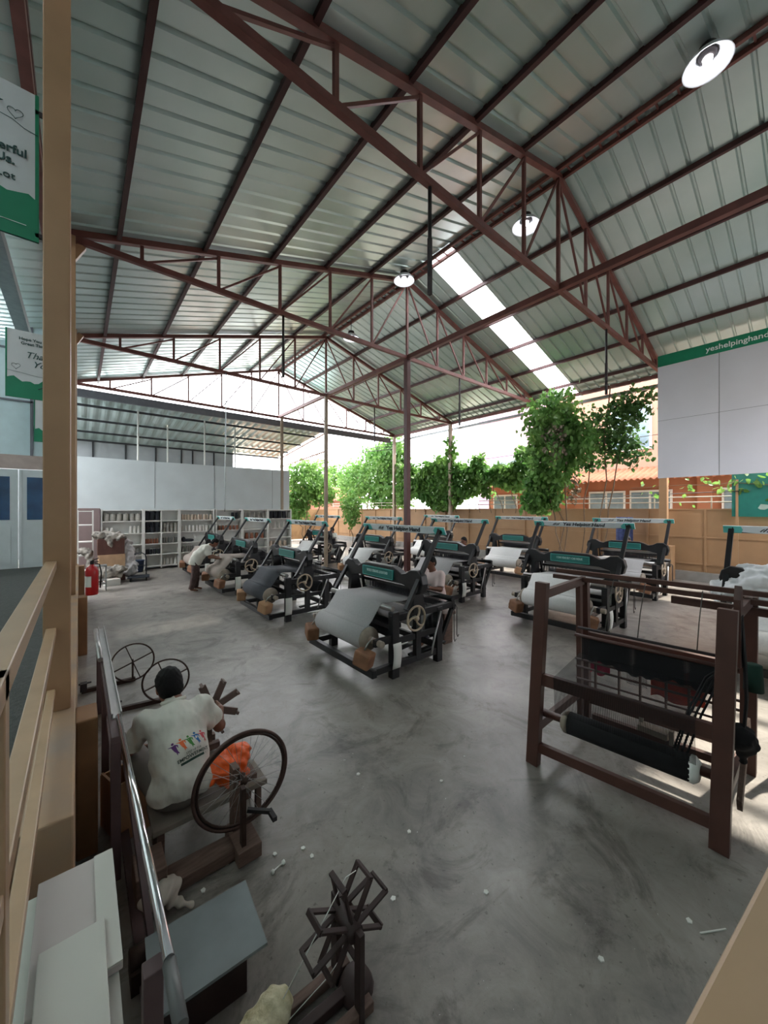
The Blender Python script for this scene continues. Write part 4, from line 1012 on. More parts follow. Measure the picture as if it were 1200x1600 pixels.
def head_prims(c, f, up=(0, 0, 1), s=1.):
    f, l, u = head_frame(f, up); R = np.stack([f, l, u], 1); c = V3(c)
    def P(a, b, h): return c + (f * a + l * b + u * h) * s
    pr = [('e', P(-.012, 0, .03), (.095 * s, .075 * s, .090 * s), R, .03), ('e', P(.022, 0, -.035), (.070 * s, .060 * s, .082 * s), R, .04),
          ('e', P(.055, 0, -.088), (.026 * s, .028 * s, .022 * s), R, .02), ('c', P(.086, 0, .01), P(.108, 0, -.03), .009 * s, .014 * s, .012),
          ('c', P(.078, .03, .027), P(.078, -.03, .027), .012 * s, .012 * s, .012), ('c', P(.086, .016, -.062), P(.086, -.016, -.062), .008 * s, .008 * s, .008)]
    for sg in (-1, 1): pr.append(('e', P(-.008, sg * .077, -.005), (.022 * s, .009 * s, .032 * s), R, .008))
    return pr
def face_parts(c, f, parent, up=(0, 0, 1), s=1.):
    f, l, u = head_frame(f, up); c = V3(c)
    def P(a, b, h): return Vector(c + (f * a + l * b + u * h) * s)
    b = MB()
    for sg in (-1, 1): b.lathe([(0, -.006 * s), (.011 * s, -.003 * s), (.012 * s, .001 * s), (.006 * s, .005 * s), (0, .006 * s)], P(.078, sg * .031, .008), 10, Vector(f))
    b.build('eyes', HAIR, parent)
    MB().tube(P(.094, .022, -.066), P(.094, -.022, -.066), .003 * s, n=6).build('mouth', mat('dark_lip', (96, 48, 44), .5), parent)
def hair_obj(c, f, parent, up=(0, 0, 1), s=1., res=.009, m=None):
    f, l, u = head_frame(f, up); R = np.stack([f, l, u], 1); c = V3(c)
    def P(a, b, h): return c + (f * a + l * b + u * h) * s
    pr = [('e', P(-.018, 0, .040), (.099 * s, .083 * s, .094 * s), R, .02), ('e', P(-.045, 0, -.010), (.070 * s, .079 * s, .080 * s), R, .02)]
    cuts = [(P(.052, 0, .05), f * 1.0 - u * .75, .14 * s)]
    return sdf_obj('hair', m or HAIR, parent, pr, res, cuts=cuts, wob=.003, wscale=60, smooth=1)
def limb(a, b, ra, rb, k=.03): return ('c', V3(a), V3(b), ra, rb, k)
def body_prims(J, s=1.):
    pr = [limb(J['pelvis'], J['waist'], .125 * s, .115 * s, .06), limb(J['waist'], J['chest'], .115 * s, .13 * s, .06)]
    pr += [limb(J['chest'], J['shL'], .11 * s, .062 * s, .06), limb(J['chest'], J['shR'], .11 * s, .062 * s, .06), limb(J['neck'], J['head'], .055 * s, .052 * s, .03),
           limb(J['chest'], J['neck'], .10 * s, .058 * s, .05)]
    for q in 'LR':
        pr += [limb(J['sh' + q], J['el' + q], .052 * s, .042 * s), limb(J['el' + q], J['wr' + q], .042 * s, .027 * s),
               limb(J['hip' + q], J['kn' + q], .088 * s, .058 * s, .04), limb(J['kn' + q], J['an' + q], .056 * s, .036 * s, .03),
               limb(V3(J['an' + q]) - V3((0, 0, .02)), J['toe' + q], .038 * s, .026 * s, .03)]
    return pr
def shirt_prims(J, s=1., infl=.018, sleeve=.72):
    i = infl
    pr = [limb(J['pelvis'], J['waist'], .135 * s + i, .125 * s + i, .06), limb(J['waist'], J['chest'], .122 * s + i, .135 * s + i, .06),
          limb(J['chest'], J['shL'], .112 * s + i, .064 * s + i, .06), limb(J['chest'], J['shR'], .112 * s + i, .064 * s + i, .06),
          limb(J['chest'], J['neck'], .105 * s + i, .062 * s + i * .5, .05)]
    w = V3(J['pelvis']) - V3(J['waist']); sd = unit(V3(J['shL']) - V3(J['shR']))
    for q, g in (('L', 1), ('R', -1)):
        pr.append(limb(V3(J['pelvis']) + sd * .055 * g, V3(J['waist']) + sd * .05 * g, .12 * s + i, .115 * s + i, .05))
        pr.append(limb(V3(J['waist']) + sd * .05 * g, V3(J['chest']) + sd * .07 * g, .115 * s + i, .115 * s + i, .05))
    cuts = []
    for q in 'LR':
        a, b = V3(J['sh' + q]), V3(J['el' + q]); e = a + (b - a) * sleeve
        pr.append(limb(a, e + (b - a) * .1, .060 * s + i, .066 * s + i, .04)); cuts.append((e, b - a, .13 * s))
    return pr, cuts
# --- the man at the spinning wheel, seen from behind, seated on the low bench
SK2 = mat('deep_brown_skin', (122, 80, 62), .55, 0, .12, 14)
TROU = mat('grey_trousers', (120, 114, 108), .85, 0, .1)
pm = thing('person', 'man in a white printed shirt seated on a low bench, turning a wooden reel', 'person', (0, 0, 0))
J = dict(pelvis=(.57, 3.00, .40), waist=(.575, 3.05, .54), chest=(.585, 3.20, .73), neck=(.575, 3.33, .865), head=(.56, 3.41, .945),
         shL=(.40, 3.29, .79), shR=(.765, 3.27, .80), elL=(.27, 3.38, .56), wrL=(.36, 3.60, .44), elR=(.90, 3.25, .59), wrR=(.97, 3.48, .61),
         hipL=(.48, 3.03, .37), hipR=(.66, 3.03, .37), knL=(.34, 3.46, .46), knR=(.78, 3.50, .44), anL=(.38, 3.74, .09), anR=(.78, 3.78, .09), toeL=(.36, 3.90, .035), toeR=(.80, 3.94, .035))
hf = (-.12, .86, -.42)
pr = body_prims(J) + head_prims((.558, 3.42, .955), hf, s=1.1) + hand_prims(J['wrL'], (.3, .7, -.25), (0.2, -.2, -.9), (.9, -.2, .1), .7) + hand_prims(J['wrR'], (.06, .92, -.38), (-.9, .2, -.1), (0, .2, .9), .75)
sdf_obj('body', SK2, pm, pr, .0066)
hair_obj((.558, 3.42, .955), hf, pm, s=1.16, res=.007)
face_parts((.558, 3.42, .955), hf, pm, s=1.1)
spr, cuts = shirt_prims(J, infl=.020, sleeve=.82)
spr += [limb((.575, 2.955, .47), (.575, 3.02, .62), .15, .145, .06), limb((.46, 2.98, .40), (.69, 2.98, .40), .12, .12, .05)]
cuts.append((V3((.57, 3.0, .335)), (0, -.25, -1), .45))
sh = sdf_obj('shirt', SHIRT, pm, spr, .009, cuts=cuts, wob=.006, wscale=13)
bm = bmesh.new(); bm.from_mesh(sh.data); bm.normal_update()
from mathutils import noise as mnoise
for v in bm.verts:
    q = v.co * 9.0; f = mnoise.turbulence(Vector((q.x, q.y * .6, q.z * .6)), 3, False)
    r = mnoise.noise(Vector((v.co.x * 16 + 3 * v.co.z, v.co.z * 5, v.co.y * 5)))
    v.co += v.normal * (.018 * (f - .5) + .007 * r)
bm.to_mesh(sh.data); bm.free()
cl = MB()
f_, l_, u_ = head_frame((0, .8, .55))
cl.path([Vector(V3(J['neck']) + (l_ * math.cos(a) * .078 + V3((0, .75, -.35)) * math.sin(a) * .072) + V3((0, -.01, .012))) for a in [i * 2 * PI / 24 for i in range(24)]], .016, 6, True)
cl.build('collar', SHIRT, pm)
tp = [limb(J['pelvis'], V3(J['pelvis']) + V3((0, .02, .06)), .15, .14, .05)]
for q in 'LR': tp += [limb(J['hip' + q], J['kn' + q], .108, .078, .05), limb(J['kn' + q], V3(J['an' + q]) + V3((0, 0, .03)), .074, .056, .03)]
sdf_obj('trousers', TROU, pm, tp, .011, cuts=[(V3(J['an' + q]) + V3((0, 0, .03)), (0, .1, -1), .12) for q in 'LR'], wob=.004, wscale=20)
# print on the back of the shirt, laid onto the cloth
bv = BVHTree.FromPolygons([v.co for v in sh.data.vertices], [tuple(p.vertices) for p in sh.data.polygons])
PO = Vector((.62, 2.70, .86)); PD = Vector((0, .80, -.60)).normalized(); PX = Vector((1, .0, .0)); PX = (PX - PD * PX.dot(PD)).normalized(); PU = PX.cross(PD)
PX2 = (PX * math.cos(.16) + PU * math.sin(.16)); PU2 = PU * math.cos(.16) - PX * math.sin(.16)
def lay(name, m, co, fs, lift=.002):
    out = []
    for x, y in co:
        h, n, i, d = bv.ray_cast(PO + PX2 * x + PU2 * y - PD * .2, PD)
        out.append((h - PD * lift) if h else PO + PX2 * x + PU2 * y + PD * .18)
    b = MB(); b.v = [tuple(p) for p in out]; b.f = fs; b.s = [False] * len(fs)
    o = bpy.data.objects.new(name, bpy.data.meshes.new(name)); o.data.from_pydata(b.v, [], b.f); COL.objects.link(o); o.data.materials.append(m); o.parent = sh
    return o
def strip(pts, ws):
    co = []; fs = []
    for i, (x, y) in enumerate(pts):
        a = pts[max(i - 1, 0)]; c_ = pts[min(i + 1, len(pts) - 1)]; t = Vector((c_[0] - a[0], c_[1] - a[1])).normalized(); n = Vector((-t.y, t.x)) * ws[i]
        co += [(x + n.x, y + n.y), (x - n.x, y - n.y)]
        if i: fs.append((2 * i - 2, 2 * i - 1, 2 * i + 1, 2 * i))
    return co, fs
def merge(*parts):
    co = []; fs = []
    for c_, f in parts: fs += [tuple(i + len(co) for i in q) for q in f]; co += list(c_)
    return co, fs
def disc(x, y, r, n=12): return [(x + r * math.cos(i * 2 * PI / n), y + r * math.sin(i * 2 * PI / n)) for i in range(n)], [tuple(range(n))]
for i, c_ in enumerate(((92, 48, 110), (224, 108, 62), (70, 128, 62), (34, 100, 160), (196, 84, 92))):
    x = -.105 + .05 * i; y = .045 + (.0 if i % 2 == 0 else .004)
    co, fs = merge(disc(x, y + .026, .0085), strip([(x, y + .014), (x + .003, y), (x + .008, y - .022), (x + .016, y - .040), (x + .026, y - .050)], [.013, .013, .010, .006, .001]),
                   strip([(x - .030, y + .016), (x - .01, y + .010), (x + .012, y + .010), (x + .024, y + .004), (x + .026, y - .014)], [.001, .004, .005, .005, .001]), strip([(x + .012, y - .036), (x + .012, y - .056)], [.005, .001]))
    lay('print_figure', mat('print_ink_%s' % ('violet', 'orange', 'green', 'blue', 'pink')[i], c_, .8, 0, .05), co, fs)
def lay_text(s, x, y, h, m, bold=.0, sh_=0.):
    o = text('tmp', s, m, None, (0, 0, 0), (1, 0, 0), (0, 1, 0), h, shear=sh_, bold=bold, thick=0.0)
    co = [(v.co.x + x, v.co.y + y) for v in o.data.vertices]; fs = [tuple(p.vertices) for p in o.data.polygons]
    bpy.data.objects.remove(o); return lay('print_lettering', m, co, fs, .0025)
INK = mat('print_ink_dark_green', (40, 66, 58), .8)
lay_text('STEP UP FOR', .010, -.030, .013, INK)
lay_text('EMPOWERMENT', .005, -.055, .021, INK, .015)
lay('print_bar', INK, *strip([(-.09 + .02 * i, -.079) for i in range(10)], [.0075] * 10))

# --- seated weavers, facing the looms
PINKW = mat('pinkish_white_shirt', (212, 190, 186), .85, 0, .06); DARKC = mat('dark_brown_dress', (84, 58, 48), .85, 0, .2); NAVY = mat('navy_trousers', (40, 42, 54), .85, 0, .15)
J2 = dict(pelvis=(0, 0, .70), waist=(-.02, 0, .86), chest=(-.06, 0, 1.08), neck=(-.10, 0, 1.26), head=(-.14, 0, 1.38), shL=(-.08, -.17, 1.21), shR=(-.08, .17, 1.21),
          elL=(-.17, -.24, .98), elR=(-.17, .24, .98), wrL=(-.40, -.17, 1.03), wrR=(-.40, .17, 1.03), hipL=(-.02, -.09, .68), hipR=(-.02, .09, .68),
          knL=(-.42, -.12, .60), knR=(-.42, .12, .60), anL=(-.44, -.12, .14), anR=(-.44, .12, .14), toeL=(-.58, -.12, .035), toeR=(-.58, .12, .035))
hc = (-.155, 0, 1.42); hf2 = (-.95, 0, -.25)
def seated(loc, rz, lab, shirt_m, trou_m):
    t = thing('person', lab, 'person', loc, rz)
    if not hasattr(seated, 'm'):
        pr = body_prims(J2) + head_prims(hc, hf2)
        for q, g in (('L', -1), ('R', 1)): pr += hand_prims(J2['wr' + q], (-1, -.15 * g, -.05), (0, 0, -1), (0, -g, 0), .5, 1.05, .0095)
        spr, cuts = shirt_prims(J2, infl=.016, sleeve=.85); cuts.append(((0, 0, .66), (0, 0, -1), .4))
        tp = [limb(J2['pelvis'], (0, 0, .76), .15, .14, .05)]
        for q in 'LR': tp += [limb(J2['hip' + q], J2['kn' + q], .105, .078, .05), limb(J2['kn' + q], V3(J2['an' + q]), .074, .058, .03)]
        seated.m = (sdf_mesh('body', pr, .009), sdf_mesh('shirt', spr, .014, cuts=cuts, wob=.006, wscale=13), sdf_mesh('trousers', tp, .014, cuts=[(V3(J2['an' + q]), (0, 0, -1), .1) for q in 'LR']))
        seated.h = hair_obj(hc, hf2, None, res=.011).data; bpy.data.objects.remove(bpy.data.objects['hair.001'])
    for n, me, m in (('body', seated.m[0], SKIN), ('shirt', seated.m[1], shirt_m), ('trousers', seated.m[2], trou_m), ('hair', seated.h, HAIR)):
        o = bpy.data.objects.new(n, me); COL.objects.link(o); o.parent = t
        if not me.materials: me.materials.append(m)
        swap(o, m)
    face_parts(hc, hf2, t)
    return t
def bench(x, y, lab):
    t = thing('weaver_bench', lab, 'bench', (x, y, 0), 0, 'benches behind the looms')
    MB().box2((-.14, -.3, .50), (.16, .4, .55)).build('seat', WOOD, t, .005)
    for v in (-.24, .34): MB().bar((0, v, 0), (0, v, .5), .06, .22, (1, 0, 0)).build('leg', WOOD, t)
SEATS = [((5.06, 4.60, 0), PINKW, NAVY, 'person in a pinkish white shirt weaving at the nearest loom, seen from the side', 'wooden bench under the weaver of the nearest loom'),
         ((9.15, 14.65, 0), SHIRT, NAVY, 'person in a white shirt seated at the far loom by the white wall end', 'wooden bench under the weaver in white at the far loom'),
         ((13.15, 3.95, 0), DARKC, NAVY, 'person whose dark head shows above the loom with sign number 11', 'wooden bench behind the loom with sign number 11'),
         ((9.12, 7.05, 0), DARKC, NAVY, 'person in dark brown seated behind the loom left of the open floor', 'wooden bench behind the loom left of the open floor')]
for loc, a, b_, lab, bl_ in SEATS:
    seated(loc, 0, lab, a, b_); bench(loc[0] + .02, loc[1], bl_)
# --- man bending over a loom by the shelves
BRT = mat('dark_patterned_trousers', (82, 62, 60), .85, 0, .35, 30)
J3 = dict(pelvis=(0, 0, .86), waist=(.07, 0, 1.0), chest=(.24, 0, 1.18), neck=(.38, 0, 1.30), head=(.50, 0, 1.37), shL=(.30, .18, 1.24), shR=(.30, -.18, 1.24),
          elL=(.38, .23, .99), elR=(.38, -.23, .99), wrL=(.60, .15, .93), wrR=(.60, -.15, .93), hipL=(0, .095, .84), hipR=(0, -.095, .84), knL=(.03, .11, .47), knR=(-.02, -.11, .47),
          anL=(.0, .12, .09), anR=(-.10, -.12, .09), toeL=(.15, .13, .03), toeR=(.05, -.13, .03))
t3 = thing('person', 'man in a loose white shirt and dark trousers bending over a loom near the shelves', 'person', (2.62, 11.85, 0), -.25)
hc3 = (.52, 0, 1.38); hf3 = (.75, 0, -.62)
pr = body_prims(J3) + head_prims(hc3, hf3)
for q, g in (('L', 1), ('R', -1)): pr += hand_prims(J3['wr' + q], (.95, -.2 * g, -.15), (0, 0, -1), (0, -g, 0), .45, 1.05, .0095)
sdf_obj('body', SKIN, t3, pr, .010)
spr, cuts = shirt_prims(J3, infl=.024, sleeve=.8); spr += [limb((-.02, .05, .80), (.06, .05, 1.0), .15, .15, .05), limb((-.02, -.05, .80), (.06, -.05, 1.0), .15, .15, .05)]
cuts.append(((0, 0, .76), (-.1, 0, -1), .4))
sdf_obj('shirt', SHIRT, t3, spr, .014, cuts=cuts, wob=.009, wscale=14)
tp = [limb(J3['pelvis'], (0, 0, .9), .14, .14, .05)]
for q in 'LR': tp += [limb(J3['hip' + q], J3['kn' + q], .112, .085, .05), limb(J3['kn' + q], V3(J3['an' + q]), .085, .075, .03)]
sdf_obj('trousers', BRT, t3, tp, .014, cuts=[(V3(J3['an' + q]) - V3((0, 0, .01)), (0, 0, -1), .12) for q in 'LR'], wob=.006, wscale=15)
hair_obj(hc3, hf3, t3, res=.011); face_parts(hc3, hf3, t3)
tag(MB().grid(lambda a, q: (15.2 + .05 * math.sin(a * 14), 4.45 + .55 * a, 1.15 + .95 * q), 14, 3).build('hanging_cloth', mat('blue_plaid_cloth', (70, 82, 128), .9, 0, .4, 18), solid=.01), 'blue cloth hanging at the fence behind the looms with signs 10 and 11', 'cloth')
# ---------------------------------------------------------------- shelves along the white wall
SHW = mat('shelf_white', (206, 204, 198), .5, 0, .05)
LV = [.12, .58, 1.0, 1.44, 1.92, 2.34]
def shelf_unit(x0, x1, lab, div=None):
    t = thing('shelf_unit', lab, 'shelf', ((x0 + x1) / 2, 17.4, 0), 0, 'white shelf units along the wall'); w_ = (x1 - x0) / 2
    for s in (-1, 1): MB().box2((s * w_ - .025, -.36, 0), (s * w_ + .025, 0, 2.38)).build('side_panel', SHW, t)
    for z in LV: MB().box2((-w_ + .025, -.35, z - .018), (w_ - .025, -.01, z + .018)).build('shelf_board', SHW, t)
    MB().box2((-w_ + .025, -.012, .1), (w_ - .025, -.002, 2.36)).build('back_panel', WHITE, t)
    if div is not None: MB().box2((div - .02, -.355, .02), (div + .02, -.012, 2.34)).build('divider', SHW, t)
U = [(.62, 1.90, 'first white shelf unit from the left, with a row of round grey pots on top', None), (1.95, 3.15, 'white shelf unit with black cones in its upper left half', -.02),
     (3.20, 4.50, 'white shelf unit holding two rows of cream cones, left of the wall seam', None), (4.60, 5.70, 'white shelf unit right of the wall seam, mostly hidden by looms', None),
     (5.75, 6.90, 'white shelf unit behind the second loom, with brown boxes', None), (6.95, 8.10, 'last white shelf unit at the free end of the white wall', None)]
for a in U: shelf_unit(*a)
def cone(name, m, r0, r1, h):
    t = thing(name, 'x', 'yarn cone', (0, 0, -10))
    MB().lathe([(0, 0), (r0, 0), (r0 * 1.02, h * .1), (r1, h * .95), (r1 * .8, h), (0, h)], n=14).build('yarn', m, t)
    MB().lathe([(0, h), (r1 * .35, h), (r1 * .3, h + .025), (0, h + .025)], n=8).build('core', PAPER, t)
    return t
YM = {k: mat('yarn_' + k, c, .95, 0, .12, 30) for k, c in dict(grey=(150, 146, 138), black=(34, 36, 42), brown=(134, 84, 64), cream=(196, 178, 160), white=(208, 204, 198), dim=(112, 110, 106)).items()}
def row(mk, n, x0, x1, z, r0, r1, h, lab, group, rows=1, y=17.2):
    p = cone('yarn_cone', YM[mk], r0, r1, h); first = True
    for k in range(rows):
        for i in range(n):
            x = x0 + (x1 - x0) * (i + .5) / n
            t = p if first else dup(p); first = False
            t.location = (x + .01 * math.sin(i * 5.1), y + .03 * math.sin(i * 3.3), z + .018 + k * (h + .002)); t['label'] = lab; t['group'] = group
row('grey', 6, .68, 1.85, 1.92, .088, .084, .27, 'round grey yarn pot in the row on the top board of the first shelf unit', 'grey pots on the top board')
row('white', 2, .72, 1.02, 1.44, .06, .05, .22, 'white yarn cone at the left of the second board of the first shelf unit', 'white cones left on the second board')
row('white', 3, 1.45, 1.85, 1.44, .05, .035, .26, 'white yarn cone at the right of the second board of the first shelf unit', 'white cones right on the second board')
row('dim', 2, 1.5, 1.85, .58, .08, .05, .25, 'dim grey yarn cone low on the first shelf unit', 'grey cones low on the first unit')
row('black', 3, 1.98, 2.50, 1.92, .082, .08, .36, 'black yarn cone on the top board of the second shelf unit', 'black cones on the top board')
row('black', 3, 1.98, 2.50, 1.44, .082, .075, .2, 'black yarn cone stacked on the second board of the second shelf unit', 'black cones stacked on the second board', 2)
row('grey', 4, 2.58, 3.12, 1.44, .062, .055, .19, 'grey yarn cone stacked on the right half of the second shelf unit', 'grey cones stacked in the second unit', 2)
row('brown', 5, 1.98, 2.44, 1.0, .044, .04, .19, 'red brown yarn cone on the middle board of the second shelf unit', 'brown cones on the middle board')
row('dim', 5, 2.58, 3.12, 1.0, .05, .045, .21, 'dull grey yarn cone on the middle board of the second shelf unit', 'grey cones on the middle board')
row('black', 4, 2.0, 2.52, .58, .06, .055, .2, 'black yarn cone on the lower board of the second shelf unit', 'black cones on the lower board')
row('white', 4, 2.58, 3.12, .12, .05, .036, .24, 'pale yarn cone on the bottom board of the second shelf unit', 'pale cones on the bottom board')
row('cream', 10, 3.25, 4.45, 1.92, .052, .044, .22, 'cream yarn cone in the upper row of the shelf unit left of the wall seam', 'cream cones in the upper row')
row('white', 9, 3.25, 4.45, 1.44, .055, .044, .23, 'white yarn cone in the second row of the shelf unit left of the wall seam', 'white cones in the second row')
row('dim', 3, 3.25, 3.75, .58, .07, .05, .24, 'grey yarn cone low on the shelf unit left of the wall seam', 'grey cones low left of the seam')
row('black', 2, 5.25, 5.6, 1.92, .07, .06, .3, 'black yarn cone on the shelf unit right of the wall seam', 'black cones right of the seam')
row('brown', 6, 4.7, 5.6, 1.44, .055, .05, .2, 'brown yarn cone on the shelf unit right of the wall seam', 'brown cones right of the seam')
row('grey', 5, 5.8, 6.85, 1.92, .07, .04, .3, 'tall grey yarn cone on the top board behind the second loom', 'grey cones behind the second loom')
row('brown', 4, 5.85, 6.8, 1.0, .08, .06, .26, 'brown yarn cone on the middle board behind the second loom', 'brown cones behind the second loom')
row('black', 4, 7.0, 7.9, 1.92, .1, .09, .34, 'black yarn cone on the top board of the last shelf unit', 'black cones on the last unit')
row('white', 4, 7.0, 7.9, 1.44, .06, .03, .32, 'white yarn cone on the second board of the last shelf unit', 'white cones on the last unit')
row('cream', 4, 7.0, 7.95, .58, .08, .07, .24, 'cream yarn cone low on the last shelf unit', 'cream cones low on the last unit')
tag(sdf_obj('dark_cloth', YM['black'], None, [('e', (3.55, 17.2, 1.08), (.2, .1, .07), None, .03), ('e', (3.35, 17.2, 1.12), (.08, .08, .12), None, .03)], .02), 'folded black cloth on the middle board left of the wall seam', 'cloth')
# heap of boxes and cloth by the left end of the shelves
tag(MB().box2((-.05, 17.0, 0), (.58, 17.42, 2.42)).build('brown_cabinet', mat('pinkish_cabinet', (126, 108, 106), .7, 0, .05), bevel=.01), 'plain pinkish brown cabinet left of the first white shelf unit', 'cabinet')
su = thing('small_rack', 'narrow white rack stuffed with cloth, next to the second tan post', 'rack', (.14, 15.6, 0))
for x in (-.18, .2):
    for y in (-.2, .2): MB().bar((x, y, 0), (x, y, 2.35), .035, .035, (1, 0, 0)).build('upright', SHW, su)
for z in (.35, .85, 1.3, 1.85, 2.3): MB().box2((-.2, -.22, z), (.22, .22, z + .03)).build('board', SHW, su)
CRU = mat('printed_cotton', (178, 172, 162), .9, 0, .5, 7, rgb2=(70, 66, 62))
for i, (p, lab) in enumerate((([('e', (.1, 15.5, 1.02), (.2, .2, .12), None, .05), ('c', (.2, 15.35, .95), (.28, 15.2, .5), .12, .09, .06)], 'heap of printed cloth spilling from the narrow white rack'),
     ([('e', (.75, 15.3, 1.50), (.42, .3, .14), None, .08), ('e', (.5, 15.2, 1.56), (.22, .2, .1), None, .06), ('e', (1.0, 15.2, 1.44), (.22, .25, .12), None, .06), ('c', (.75, 15.02, 1.4), (.8, 14.96, 1.12), .13, .03, .06)], 'printed cloth heaped on top of the brown boxes'),
     ([('c', (1.25, 15.3, 1.2), (1.3, 15.25, .5), .16, .22, .08), ('e', (1.3, 15.2, .35), (.25, .22, .28), None, .08)], 'pale cloth bundle right of the brown boxes'),
     ([('e', (.72, 14.75, .32), (.4, .25, .24), None, .08), ('e', (1.0, 14.7, .45), (.2, .2, .12), None, .06)], 'printed cloth bundle on the floor before the boxes'))):
    tag(sdf_obj('cloth_bundle', CRU if i != 2 else mat('pale_cotton', (190, 186, 186), .9, 0, .15, 6), None, p, .022, wob=.03, wscale=12), lab, 'cloth', 'cloth heaped by the shelves')
for o_ in [o for o in bpy.data.objects if o.name.startswith('cloth_bundle')]: crumple(o_, .12, .10)
def carton(c, s, rz, m, lab):
    t = thing('cardboard_box', lab, 'box', c, rz, 'boxes by the shelves')
    MB().box2((-s[0] / 2, -s[1] / 2, 0), (s[0] / 2, s[1] / 2, s[2])).build('body', m, t, .008)
    MB().box2((-s[0] / 2 - .002, -.03, s[2] * .7), (s[0] / 2 + .002, .03, s[2] + .002)).build('tape', PAPERB, t)
DB = mat('dark_brown_box', (86, 54, 46), .8, 0, .15); PB = mat('pale_printed_box', (186, 152, 120), .8, 0, .12)
carton((.80, 15.25, .90), (.72, .5, .52), 0, DB, 'dark brown box under the printed cloth heap')
carton((.82, 15.25, .48), (.70, .5, .42), .04, PB, 'pale cardboard box below the dark brown box')
carton((.82, 15.3, .02), (.74, .5, .46), 0, DB, 'brown box at the bottom of the stack by the shelves')
carton((.78, 14.35, .0), (.38, .28, .20), .3, WHITE, 'small white box on the floor before the printed cloth')
stl = thing('metal_stool', 'small grey metal table beside the red fire extinguisher', 'table', (.42, 13.6, 0))
MB().box2((-.2, -.16, .72), (.2, .16, .75)).build('top', GALV, stl)
for x in (-.18, .18):
    for y in (-.14, .14): MB().bar((x, y, 0), (x, y, .72), .025, .025, (1, 0, 0)).build('leg', GALV, stl)
for z in (.2, .3): MB().box2((-.19, -.15, z), (.19, .15, z + .015)).build('shelf', GALV, stl)
tr = thing('hand_trolley', 'dark blue hand trolley with a looped handle in front of the first shelf unit', 'trolley', (1.55, 14.9, 0), -.15)
NB = mat('navy_tube', (34, 42, 54), .5)
MB().path([(-.2, .2, .12), (-.2, .22, .7), (-.17, .22, .82), (-.08, .22, .88), (.08, .22, .88), (.17, .22, .82), (.2, .22, .7), (.2, .2, .12)], .018, 8).build('handle', NB, tr)
MB().bar((-.2, .21, .45), (.2, .21, .45), .025, .025).build('cross_bar', NB, tr)
MB().box2((-.3, -.4, .11), (.3, .2, .14)).build('deck', NB, tr)
for x in (-.22, .22):
    for y in (-.32, .12): MB().lathe([(0, -.02), (.055, -.02), (.055, .02), (0, .02)], (x, y, .055), 12, (1, 0, 0)).build('wheel', RUBBER, tr)
bi = thing('blue_bin', 'dark blue bin under the right end of the first white shelf unit', 'bin', (1.72, 16.72, 0))
MB().lathe([(0, 0), (.15, 0), (.19, .42), (.205, .42), (.205, .45), (.18, .45), (.14, .02), (0, .02)], n=20).build('tub', mat('dark_blue_plastic', (26, 44, 72), .5), bi)
MB().ring((0, 0, .44), .2, .012, (0, 0, 1)).build('rim', mat('dark_blue_plastic', (26, 44, 72)), bi)
# ---------------------------------------------------------------- climbing plants
def leaf_mat(name, a, b):
    m = mat(name, a, .5, 0, .2, 1.2, rgb2=b); nt = m.node_tree; p = nt.nodes['Principled BSDF']
    t = nt.nodes.new('ShaderNodeBsdfTranslucent'); mx = nt.nodes.new('ShaderNodeMixShader'); mx.inputs[0].default_value = .55
    r = [n for n in nt.nodes if n.type == 'VALTORGB'][0]
    nt.links.new(r.outputs[0], t.inputs[0]); nt.links.new(p.outputs[0], mx.inputs[1]); nt.links.new(t.outputs[0], mx.inputs[2])
    nt.links.new(mx.outputs[0], nt.nodes['Material Output'].inputs[0]); return m
LG = leaf_mat('leaf_green', (120, 156, 80), (74, 122, 58)); LD = leaf_mat('leaf_dark', (84, 118, 60), (54, 88, 48)); LB = leaf_mat('leaf_bright', (118, 152, 76), (80, 122, 56))
def leaves(P, size, droop=.5, face=None):
    """folded heart-ish leaves at points P (n,3)"""
    n = len(P); s = size * rng.uniform(.6, 1.25, n)[:, None]
    d = rng.normal(size=(n, 3)); d[:, 2] -= droop * 1.5; d /= np.linalg.norm(d, axis=1)[:, None]
    k = rng.normal(size=(n, 3)); k[:, 0] -= .6; e = np.cross(d, k); e /= np.linalg.norm(e, axis=1)[:, None] + 1e-9; nn = np.cross(e, d)
    q = [P, P + d * s * .35 + e * s * .38 + nn * s * .08, P + d * s * .72 + e * s * .26 + nn * s * .05, P + d * s, P + d * s * .72 - e * s * .26 + nn * s * .05, P + d * s * .35 - e * s * .38 + nn * s * .08]
    Vv = np.stack(q, 1).reshape(-1, 3); o = np.arange(n)[:, None] * 6
    F = np.concatenate([o + np.array([[0, 1, 2, 3]]), o + np.array([[0, 3, 4, 5]])])
    return Vv, F
def foliage(name, m, parent, P, size, droop=.5):
    Vv, F = leaves(np.array(P), size, droop)
    me = bpy.data.meshes.new(name); me.from_pydata(Vv.tolist(), [], F.tolist()); me.materials.append(m)
    o = bpy.data.objects.new(name, me); COL.objects.link(o); o['kind'] = 'stuff' if parent is None else 'stuff'; o.parent = parent
    return o
def blob(c, r, n, hollow=.35):
    d = rng.normal(size=(n, 3)); d /= np.linalg.norm(d, axis=1)[:, None]; q = (hollow + (1 - hollow) * rng.random(n) ** .5)[:, None]
    ph = rng.uniform(0, 6, 3); lump = 1 + .22 * np.sin(d[:, 0] * 5 + ph[0]) * np.sin(d[:, 2] * 6 + ph[1]) + .14 * np.sin(d[:, 1] * 9 + ph[2]); q = q * lump[:, None] * (1 + .3 * (rng.random(n) < .1)[:, None] * rng.random(n)[:, None])
    return np.array(c) + d * q * np.array(r)
